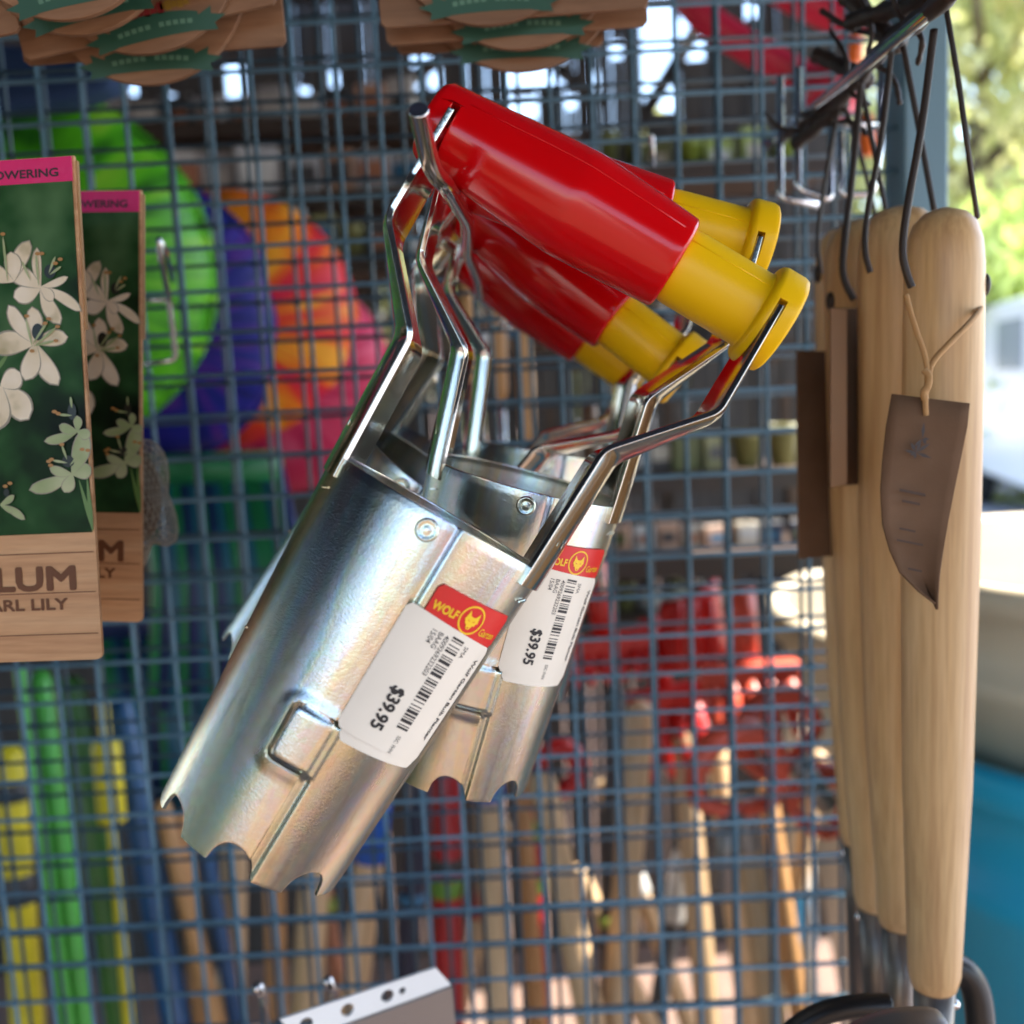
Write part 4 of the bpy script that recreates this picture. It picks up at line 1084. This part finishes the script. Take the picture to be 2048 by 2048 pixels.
# broom heads of green and navy blades under the tubs
def broom(pxs, y0, y1, d, cols, lab, spread=1.25):
    root = empty('leaf_broom', W((pxs[0] + pxs[1]) / 2, y0, d), lab, 'leaf broom')
    bms = {c: bmesh.new() for c in cols}; n = 17; cx = (pxs[0] + pxs[1]) / 2
    for k in range(n):
        x = pxs[0] + (pxs[1] - pxs[0]) * k / (n - 1); c = cols[k % len(cols)] if random.random() < .8 else random.choice(cols)
        a = W(x, y0 + random.uniform(-10, 10), d); b = W(cx + (x - cx) * spread + 40, y1 + random.uniform(-60, 40), d)
        tube(bms[c], [a, (a + b) / 2 + Vector((.004, .01, 0)), b], [.005, .008, .006], 6)
    for c in cols: adopt(link('blade', bms[c], PMX[c], None), root)
    bm = bmesh.new(); a = W(pxs[0], y0, d); b = W(pxs[1], y0 - 10, d); tube(bm, [a, b], .018, 10); adopt(link('blade_holder', bm, PMX[cols[0]], None), root)
PMX = {'green': col_mat('deep_green_plastic', (.01, .17, .06), .4), 'navy': col_mat('navy_plastic', (.008, .02, .10), .4), 'teal': col_mat('dark_teal_plastic', (.01, .10, .16), .4)}
broom((300, 560), 940, 1420, 1.15, ['green', 'navy', 'teal'], 'broom of green and navy plastic blades below the tubs')
broom((200, 420), 1250, 1640, 1.25, ['navy', 'green', 'teal'], 'lower broom with mostly navy blades left of the front planter')

# coloured and wooden shafts standing behind the panels
def shaft(p0, p1, wpx, d, m, lab, cat='tool handle', extras=(), name='tool_handle', grp='shafts standing behind the panels'):
    a = W(*p0, d); b = W(*p1, d)
    if b.z > .25:
        k = (a.z - .06) / max(.05, (a.z - b.z)); b = a + (b - a) * k
    if m in (pine, orange_wood):
        rr = random.Random(int(p0[0])); b = b + Vector((rr.uniform(-.11, .11), rr.uniform(-.03, .06), 0))
    s = d / 2050; r = wpx * s / 2; L = (a - b).length
    root = empty(name, b, lab, cat, grp)
    q = (a - b).normalized().to_track_quat('Z', 'Y'); root.rotation_mode = 'QUATERNION'; root.rotation_quaternion = q
    bm = bmesh.new(); lathe(bm, [(0, r * .9), (.02, r), (L * .5, r * 1.02), (L * .8, r), (L - r, r * .97), (L - r * .3, r * .75), (L, r * .2)], 20); link('shaft', bm, m, root)
    for (nm, y0, y1, kx, mm) in extras:
        t0 = L * 0 + (L - (y0 - p0[1]) * s * 1.02); t1 = L - (y1 - p0[1]) * s * 1.02
        bm = bmesh.new(); lathe(bm, [(t1, r * kx * .95), (t1 + .004, r * kx), (t0 - .006, r * kx), (t0, r * kx * .85)], 20); link(nm, bm, mm, root)
    return root
gp = col_mat('green_plastic_pole', (.07, .40, .05), .35); gp2 = col_mat('olive_green_pole', (.04, .15, .02), .4)
yp = col_mat('yellow_pole', (.75, .62, .02), .4); bp = col_mat('blue_pole', (.01, .08, .22), .35); rp_ = col_mat('red_sleeve_plastic', (.42, .01, .015), .35)
gb = col_mat('green_band_plastic', (.14, .28, .03), .5); bb = col_mat('bright_blue_plastic', (.01, .10, .45), .4)
shaft((40, 1330), (140, 2100), 28, 1.05, gp, 'bright green pole at the lower left, thinner of two')
shaft((78, 1340), (172, 2100), 46, 1.08, gp, 'bright green pole at the lower left, thicker of two')
shaft((135, 1350), (255, 2100), 60, 1.25, gp2, 'dark olive green pole right of the bright green ones')
shaft((205, 1400), (238, 1800), 24, 1.15, yp, 'thin yellow pole between green and blue poles', extras=[('yellow_scoop', 1480, 1640, 2.3, yp)])
shaft((16, 1490), (60, 2100), 62, 1.4, yp, 'stubby yellow pole at the left frame edge', extras=[('black_band', 1560, 1600, 1.1, PM['dark grey']), ('black_band', 1740, 1800, 1.1, PM['dark grey'])])
shaft((236, 1390), (362, 2100), 56, 1.2, bp, 'broad blue pole leaning right at the lower left')
shaft((395, 1600), (482, 2100), 30, 1.25, bp, 'narrow blue pole between orange and pale wooden handles')
shaft((322, 1600), (392, 2100), 36, 1.2, orange_wood, 'left one of two orange wooden handles')
shaft((366, 1620), (450, 2100), 34, 1.22, orange_wood, 'right one of two orange wooden handles')
shaft((470, 1600), (520, 2100), 52, 1.3, pine, 'pale wooden handle directly below the front planter teeth')
shaft((545, 1600), (585, 2100), 42, 1.35, orange_wood, 'reddish wooden handle among pale ones, lower middle left')
shaft((640, 1560), (668, 2100), 62, 1.2, pine, 'wide pale wooden handle left of the steel bracket end')
shaft((765, 1500), (760, 2100), 56, 1.25, pine, 'wooden handle with a bright blue head behind the bracket', extras=[('blue_collar', 1600, 1720, 1.1, bb)])
shaft((890, 1520), (900, 2100), 60, 1.15, rp_, 'dark red shaft with green bands right of the bracket', extras=[('green_band', 1745, 1785, 1.06, gb), ('wooden_section', 1700, 1745, 1.0, PM['dark grey'])])
shaft((972, 1540), (975, 2100), 58, 1.12, pine, 'pale wooden handle just under the second planter', extras=[('blue_collar', 1560, 1600, 1.15, bb)])
shaft((1035, 1500), (1042, 2100), 40, 1.2, orange_wood, 'honey coloured wooden handle next to a red sleeved one')
shaft((1060, 1560), (1085, 2100), 40, 1.3, rp_, 'slim red sleeved shaft with lime bands', extras=[('green_band', 1630, 1680, 1.08, gb), ('green_band', 1745, 1780, 1.08, gb)])
shaft((1080, 1540), (1155, 2100), 60, 1.1, pine, 'pale wooden handle leaning right below the second price label')
shaft((1282, 1400), (1292, 2100), 58, 1.15, pine, 'tall pale wooden handle below the big red scoop')
shaft((1362, 1450), (1378, 2100), 50, 1.2, pine, 'wooden handle under the red spade grips, left one')
shaft((1150, 1730), (1370, 2120), 42, 1.3, pine, 'slanting pale wooden handle crossing the others')
shaft((1478, 1590), (1545, 2100), 56, 1.12, pine, 'yellowish wooden handle topped by a silver ferrule', extras=[('silver_ferrule', 1600, 1700, 1.12, grey_sheet)])
shaft((1532, 1560), (1560, 2100), 40, 1.22, orange_wood, 'darker wooden handle beside the silver ferrule')
shaft((1430, 1480), (1455, 2100), 46, 1.3, pine, 'wooden handle half behind the red D grip')
shaft((700, 1900), (705, 2120), 44, 1.5, PM['terracotta'], 'short terracotta coloured shaft low behind the bracket')

for i, (a_, b_, w_, dd_, m_, lab) in enumerate((((1200, 1560), (1330, 2100), 34, 1.4, pine, 'thin pale handle leaning right behind the scoop handles'),
        ((1010, 1640), (880, 2100), 36, 1.35, pine, 'thin pale handle leaning left behind the red shaft'),
        ((1640, 1500), (1500, 2100), 40, 1.3, pine, 'pale handle leaning left near the long wooden handles'),
        ((600, 1500), (700, 2100), 34, 1.45, PM['terracotta'], 'terracotta handle leaning right behind the bracket hooks'),
        ((1415, 1440), (1300, 2100), 36, 1.35, PM['dark grey'], 'dark grey handle leaning left under the coral grips'),
        ((500, 1560), (430, 2100), 30, 1.4, PM['cream'], 'cream handle leaning left behind the orange ones'),
        ((850, 1480), (800, 2100), 46, 1.3, PM['navy'], 'navy handle between pale ones left of the red shaft'),
        ((1230, 1380), (1215, 2100), 40, 1.25, PM['dark grey'], 'dark grey upright handle left of the tall pale one'),
        ((1585, 1400), (1620, 2100), 44, 1.4, PM['cream'], 'cream upright handle close to the panel post'))):
    shaft(a_, b_, w_, dd_, m_, lab, extras=[('paper_sleeve', 1700 + 40 * (i % 4), 1800 + 40 * (i % 3), 1.25, [PM['white'], rp_, PM['blue'], PM['lime']][i % 4])])
# red tool heads
rd = col_mat('bright_red_plastic', (.62, .015, .01), .35); rd2 = col_mat('coral_red_plastic', (.72, .10, .05), .4)
def rot_root(name, px, py, d, lab, cat, grp='red plastic tool heads'):
    return empty(name, W(px, py, d), lab, cat, grp)
def head_rake(px, py, d, wpx, tines, tl, m, lab, ang=0, dn=True):
    s = d / 2050; root = rot_root('rake_head', px, py, d, lab, 'rake'); root.rotation_euler = (0, R_(ang), .1)
    w_ = wpx * s
    bm = bmesh.new(); box(bm, (0, 0, 0), (w_, .022, 46 * s)); wn(link('crossbar', bm, m, root, False), .004)
    for k in range(tines):
        x = -w_ / 2 + w_ * (k + .5) / tines
        bm = bmesh.new(); tube(bm, [(x, 0, -.01), (x, -.012, -tl * s * .6), (x, -.03, -tl * s)], [.013, .010, .003], 8); link('tine', bm, m, root)
    bm = bmesh.new(); tube(bm, [(0, .01, 0), (0, .02, .05), (0, .03, .09)], .014, 10); link('socket', bm, m, root)
head_rake(1215, 1290, 1.1, 190, 6, 60, rd, 'red rake head behind the right edge of the second price label', -4)
head_rake(1500, 1345, 1.15, 200, 5, 120, rd2, 'coral red rake head with long tapering tines below the scoop', 2)
head_rake(1330, 1395, 1.2, 150, 4, 150, rd, 'red rake head with long tines between the two other rake heads', -6)
root = rot_root('scoop', 1380, 1260, 1.1, 'big bright red scoop blade standing above the rake heads', 'scoop')
s = 1.1 / 2050; bm = bmesh.new(); gr = []
for i in range(7):
    row = []
    for k in range(9):
        u = k / 8 * 2 - 1; v = i / 6
        row.append(bm.verts.new((u * 75 * s * (1 - .22 * v), -.02 * (1 - u * u), (-70 + 150 * v + 22 * u) * s)))
    gr.append(row)
for a, b in zip(gr[:-1], gr[1:]):
    for k in range(8): bm.faces.new((a[k], a[k + 1], b[k + 1], b[k]))
o = link('blade', bm, rd, root); s_ = o.modifiers.new('s', 'SOLIDIFY'); s_.thickness = .006
bm = bmesh.new()
for u in (-.5, 0, .5): tube(bm, [(u * 70 * s, -.03, -60 * s), (u * 60 * s, -.03, 70 * s)], .004, 6)
link('rib', bm, rd, root)
def dgrip(px, py, d, r, m, lab, ang, shaft_=True):
    s = d / 2050; root = rot_root('spade_grip', px, py, d, lab, 'spade grip'); root.rotation_euler = (0, R_(ang), .3)
    bm = bmesh.new(); tube(bm, [(r * s * math.cos(a), 0, r * s * math.sin(a)) for a in [R_(-35 + 250 * k / 20) for k in range(21)]], [.008 + .005 * math.sin(PI * k / 20) for k in range(21)], 10); link('loop', bm, m, root)
    bm = bmesh.new(); tube(bm, [(-r * s * .85, 0, -r * s * .55), (0, 0, -r * s * .75), (r * s * .8, 0, -r * s * .55)], .008, 10); link('crosspiece', bm, m, root)
    if shaft_:
        bm = bmesh.new(); tube(bm, [(0, 0, -r * s * .7), (.005, 0, -r * s * 2.4)], .0125, 12); link('silver_shaft', bm, grey_sheet, root)
dgrip(1475, 1555, .98, 96, rd2, 'large coral D-shaped grip with silver shaft, lower right of the panel', 12)
dgrip(1560, 1470, 1.05, 82, rd2, 'smaller coral D-shaped grip tucked behind the large one', -30)
dgrip(1640, 1610, 1.1, 66, rd2, 'coral D-shaped grip touching the wooden handles', 40, False)
dgrip(1115, 1540, 1.2, 46, rd, 'dark red rounded grip next to the second planter teeth', 70, False)

# things in the upper part behind the panels
g = bmesh.new()
f = poly(g, [W(-80, 70, .95), W(250, 120, .95), W(215, 168, .95), W(120, 200, .95), W(-80, 225, .95)]); e = bmesh.ops.extrude_face_region(g, geom=[f])
for v in e['geom']:
    if isinstance(v, bmesh.types.BMVert): v.co.y += .05
wn(tag(link('navy_cloth_bag', g, mat('navy_cloth', (.006, .03, .10), .8), None, False), 'navy blue cloth bag hanging in the top left corner behind the panel', 'bag'), .01, 3)
g = bmesh.new(); tube(g, smooth_path([W(1360, -30, 1.1), W(1400, 30, 1.1), W(1470, 80, 1.1), W(1560, 130, 1.1), W(1640, 170, 1.1), W(1680, 185, 1.1)], 2), .017, 12)
hd = tag(link('tubular_handle', g, mat('crimson_tube', (.50, .02, .06), .35)), 'crimson tubular handle slanting down behind the panel at the upper right', 'tube handle')
g = bmesh.new(); tube(g, [W(1655, 150, 1.08), W(1665, 225, 1.08)], [.035, .028], 12); adopt(link('end_knob', g, mat('pinkish_red', (.55, .03, .07), .4)), hd)
g = bmesh.new(); tube(g, smooth_path([W(1540, -40, 1.15), W(1600, 0, 1.15), W(1690, 40, 1.15), W(1720, 75, 1.15)], 2), .019, 12)
tag(link('tubular_handle', g, hd.data.materials[0]), 'second crimson tubular handle, cut by the top of the frame', 'tube handle')
og = mat('orange_plastic', (.75, .14, .01), .4)
for i, (x, y0, y1, lab) in enumerate(((1705, 75, 125, 'orange clip behind the leather laces, upper one'), (1732, 230, 310, 'orange clip beside the blue post, lower one'))):
    g = bmesh.new(); tube(g, [W(x, y0, .9), W(x + 2, (y0 + y1) / 2, .9), W(x + 5, y1, .9)], [.006, .009, .006], 10); tag(link('orange_clip', g, og), lab, 'clip')
# tools with brown grips hanging on the rear panel
for i, (x, y0, y1, c) in enumerate(((930, 540, 760, 'orange'), (990, 560, 800, 'brown'), (1045, 640, 880, 'brown'), (1180, 800, 1000, 'dark'))):
    root = empty('hand_tool', W(x, y0, .95), ['orange brown wooden grip hanging behind the red handles', 'brown wooden grip hanging on a chrome prong', 'brown grip hanging lowest behind the yellow ends', 'dark grip hanging right of the second planter'][i], 'hand tool', 'hand tools hanging behind the planters')
    s = .95 / 2050; L = (y1 - y0) * s
    bm = bmesh.new(); lathe(bm, [(-L, 9 * s), (-L * .9, 16 * s), (-L * .5, 19 * s), (-L * .15, 15 * s), (-.004, 12 * s), (0, 6 * s)], 20); link('grip', bm, orange_wood if c != 'dark' else PM['brown'], root)
    bm = bmesh.new(); tube(bm, [(0, 0, -L + .002), (0, 0, -L - .05), (.006, 0, -L - .09)], .004, 8); link('tang', bm, chrome, root)

# ================================================================== BIG POTS AT THE RIGHT
def big_pot(px_l, py_rim, d, r, h, m, lab, name='big_pot', fill=None, st=False):
    """left edge and rim height given by a pixel"""
    a = W(px_l, py_rim, d); root = empty(name, (a.x + r, a.y, a.z - h), lab, 'large pot')
    bm = bmesh.new(); lathe(bm, [(0, r * (.95 if st else .78)), (h * .75, r * .96), (h * .76, r * .985), (h * .8, r * .985), (h * .81, r * .965), (h * .93, r * .98), (h * .94, r * 1.03), (h * .985, r * 1.035), (h, r * 1.02), (h, r * .97), (h * .9, r * .95)], 72); link('pot_wall', bm, m, root)
    bm = bmesh.new(); lathe(bm, [(h * (.992 if fill else .9), r * .975), (h * (.992 if fill else .9), r * .02)], 48, closed=False); link('lid' if fill else 'potting_soil', bm, LIDM if fill else PM['brown'], root)
    return root
LIDM = col_mat('dimmed_lid', (.26, .215, .14), .7, 0, .1, 8)  # added lid, coloured darker than the cream to hold down the sunlit top
cream_m = col_mat('cream_glaze', (.62, .53, .38), .45, 0, .05, 6)
teal_m = col_mat('teal_glaze', (.015, .34, .52), .4, 0, .06, 5)
big_pot(1745, 1428, .93, .262, .52, teal_m, 'large teal blue pot at the lower right behind the wooden handles', 'teal_pot')
tp = W(1790, 1205, 1.05)
big_pot(1762, 1120, .94, .245, .40, cream_m, 'cream pot standing inside the teal pot', 'cream_pot', cream_m, True)
big_pot(1570, 1225, 1.75, .50, .80, cream_m, 'wide cream pot behind the panel edge, left of the teal pot', 'cream_pot', cream_m)

# ================================================================== THE STREET BEYOND
leafA = mat('sunlit_leaf', (.16, .22, .04), .5, build=lambda t, b: (t.links.new(ramp(t, noise(t, coords(t), 1.2, 4), [(.35, (.06, .10, .02)), (.5, (.13, .17, .04)), (.7, (.30, .28, .09))]), b.inputs['Base Color'])), Transmission_Weight=0.0)
bark = mat('bark', (.10, .07, .05), .9)
def leafmat(name, cols):
    m = bpy.data.materials.new(name); m.use_nodes = True; t = m.node_tree; b = t.nodes['Principled BSDF']; b.inputs['Roughness'].default_value = .55
    c = ramp(t, noise(t, coords(t), 1.5, 4), [(.35, cols[0]), (.52, cols[1]), (.68, cols[2])]); t.links.new(c, b.inputs['Base Color'])
    tr = nd(t, 'ShaderNodeBsdfTranslucent'); t.links.new(c, tr.inputs[0]); mx = nd(t, 'ShaderNodeMixShader'); mx.inputs[0].default_value = .58
    t.links.new(b.outputs[0], mx.inputs[1]); t.links.new(tr.outputs[0], mx.inputs[2]); t.links.new(mx.outputs[0], t.nodes['Material Output'].inputs[0]); return m
leaf1 = leafmat('yellow_green_leaf', ((.34, .38, .12), (.62, .62, .28), (.80, .74, .46)))
leaf2 = leafmat('fresh_green_leaf', ((.28, .36, .08), (.46, .56, .16), (.62, .70, .28)))
leaf3 = leafmat('dark_hedge_leaf', ((.01, .03, .01), (.02, .055, .015), (.04, .09, .02)))
def tree(loc, h, cr_, m, n, leaf, lab, low=.35, seed=1):
    rnd = random.Random(seed); root = empty('street_tree', loc, lab, 'tree', 'trees beyond the street')
    bm = bmesh.new(); tube(bm, [(0, 0, 0), (.1, 0, h * .3), (-.05, .1, h * .6)], [.22, .17, .10], 10)
    for k in range(9):
        a = k * 2.4; z = h * (.28 + .05 * k); L = cr_ * rnd.uniform(.6, .95)
        tube(bm, [(.05, .02, z), (math.cos(a) * L * .5, math.sin(a) * L * .5, z + L * .35), (math.cos(a) * L, math.sin(a) * L, z + L * .6)], [.09, .05, .02], 6)
    link('trunk', bm, bark, root)
    bm = bmesh.new(); cl = []
    for k in range(46):
        a = rnd.uniform(0, 2 * PI); zz = rnd.uniform(low, 1); rr_ = cr_ * math.sqrt(rnd.random()) * (1 - .5 * abs(zz - .62) / .4)
        cl.append((Vector((math.cos(a) * rr_, math.sin(a) * rr_, zz * h)), cr_ * rnd.uniform(.16, .34)))
    for k in range(n):
        c, r = rnd.choice(cl); p = c + Vector((rnd.gauss(0, 1), rnd.gauss(0, 1), rnd.gauss(0, .8))) * r * .6
        M = Euler((rnd.uniform(0, 6), rnd.uniform(0, 6), rnd.uniform(0, 6))).to_matrix(); s_ = leaf * rnd.uniform(.6, 1.3)
        bm.faces.new([bm.verts.new(p + M @ Vector(q) * s_) for q in ((-1, 0, 0), (0, -.45, 0), (1, 0, 0), (0, .45, 0))])
    link('crown', bm, m, root, False, False)
tree((6.2, 13.5, 0), 7.5, 2.6, leaf1, 5200, .16, 'tall yellow green tree filling the upper right corner', .30, 3)
tree((9.8, 17.5, 0), 9.0, 3.6, leaf1, 5200, .20, 'paler tree standing beyond the tall yellow green one', .25, 5)
tree((3.9, 16.5, 0), 5.2, 2.6, leaf1, 4200, .20, 'tree seen in slivers beside the blue post', .25, 8)
tree((.6, 15.5, 0), 4.2, 2.6, leaf1, 3200, .22, 'tree glimpsed through the gaps of the timber screen', .25, 9)
tree((5.6, 10.6, 0), 2.9, 1.5, leaf2, 4200, .10, 'low fresh green tree behind the white van', .12, 4)
tree((8.2, 13.0, 0), 3.4, 1.8, leaf2, 3200, .12, 'low fresh green tree right of the white van', .12, 6)
# white van
vm = mat('white_van_paint', (.78, .79, .80), .3, coat=.4); tin = mat('dark_window_glass', (.30, .33, .35), .15); tyre = mat('tyre_rubber', (.02, .02, .02), .8)
def vehicle(name, loc, rz, L, Wd, H, m, lab, cat, van):
    root = empty(name, loc, lab, cat); root.rotation_euler = (0, 0, rz)
    P = [(-.5, .18), (-.5, .62), (-.44, .95), (-.38, 1.0), (.22, 1.0), (.36, .62), (.48, .52), (.5, .18)] if van else [(-.5, .25), (-.5, .62), (-.36, .68), (-.22, 1.0), (.12, 1.0), (.28, .66), (.48, .56), (.5, .25)]
    bm = bmesh.new(); f = poly(bm, [(x * L, -Wd / 2, z * H) for x, z in P]); e = bmesh.ops.extrude_face_region(bm, geom=[f])
    for v in e['geom']:
        if isinstance(v, bmesh.types.BMVert): v.co.y = Wd / 2
    wn(link('body', bm, m, root, False), .06, 3)
    for sy in (-1, 1):
        bm = bmesh.new(); box(bm, (-.02 * L, sy * (Wd / 2 + .002), H * .8), (L * (.2 if van else .36), .01, H * .22)); link('side_window', bm, tin, root, False)
        for sx in (-.31, .31):
            bm = bmesh.new(); lathe(bm, [(-.1, .30), (-.08, .33), (.08, .33), (.1, .30)], 24, 'X')
            for v in bm.verts: v.co = Vector((v.co.y, v.co.x, v.co.z)) + Vector((sx * L, sy * (Wd / 2 - .08), .33))
            o = link('wheel', bm, tyre, root)
            bm = bmesh.new(); lathe(bm, [(-.11, .18), (.11, .18)], 16, 'X')
            for v in bm.verts: v.co = Vector((v.co.y, v.co.x, v.co.z)) + Vector((sx * L, sy * (Wd / 2 - .08), .33))
            link('rim', bm, grey_sheet, o)
    bm = bmesh.new(); box(bm, (L * .33, 0, H * .8), (L * .05, Wd * .84, H * .2), Matrix.Rotation(R_(-32), 4, 'Y')); link('windscreen', bm, tin, root, False)
    return root
vehicle('parked_van', (5.4, 9.0, 0), 1.35, 4.6, 1.9, 2.0, vm, 'white van parked beyond the wooden handles, bright in the sun', 'van', True)
vehicle('parked_car', (7.4, 13.4, 0), 1.3, 3.9, 1.7, 1.42, mat('red_car_paint', (.50, .03, .03), .3, coat=.5), 'small red car parked far behind the white van', 'car', False)
vehicle('parked_car', (6.3, 9.6, 0), 1.4, 4.1, 1.75, 1.45, mat('teal_car_paint', (.08, .26, .28), .3, coat=.5), 'teal car behind the red one near the frame edge', 'car', False)
# unseen wall and hedge, added for the zinc to mirror
g = bmesh.new(); box(g, (3.4, -5.0, 1.1), (6.0, .3, 2.2))
bw = link('reflection_wall', g, col_mat('tan_rendered_wall', (.32, .20, .12), .85, 0, .1, 3), None, False); tag(bw, 'unseen tan wall added behind the photographer for the zinc to mirror', 'wall')
def hedge(loc, size, lab, seed):
    root = empty('hedge', loc, lab, 'hedge'); rnd = random.Random(seed); bm = bmesh.new()
    for k in range(4500):
        p = Vector((rnd.uniform(-.5, .5) * size[0], rnd.uniform(-.5, .5) * size[1], rnd.uniform(0, 1) * size[2]))
        M = Euler((rnd.uniform(0, 6), rnd.uniform(0, 6), rnd.uniform(0, 6))).to_matrix()
        bm.faces.new([bm.verts.new(p + M @ Vector(q) * .11) for q in ((-1, 0, 0), (0, -.5, 0), (1, 0, 0), (0, .5, 0))])
    link('foliage', bm, leaf3, root, False, False)
    bm = bmesh.new()
    for k in range(8): tube(bm, [((k / 7 - .5) * size[0] * .9, 0, 0), ((k / 7 - .5) * size[0] * .9 + .1, 0, size[2] * .9)], .04, 6)
    link('stems', bm, bark, root)
hedge((-3.0, -1.5, 0), (1.0, 6.0, 2.4), 'unseen dark green hedge added left of the stall for the zinc to mirror', 2)
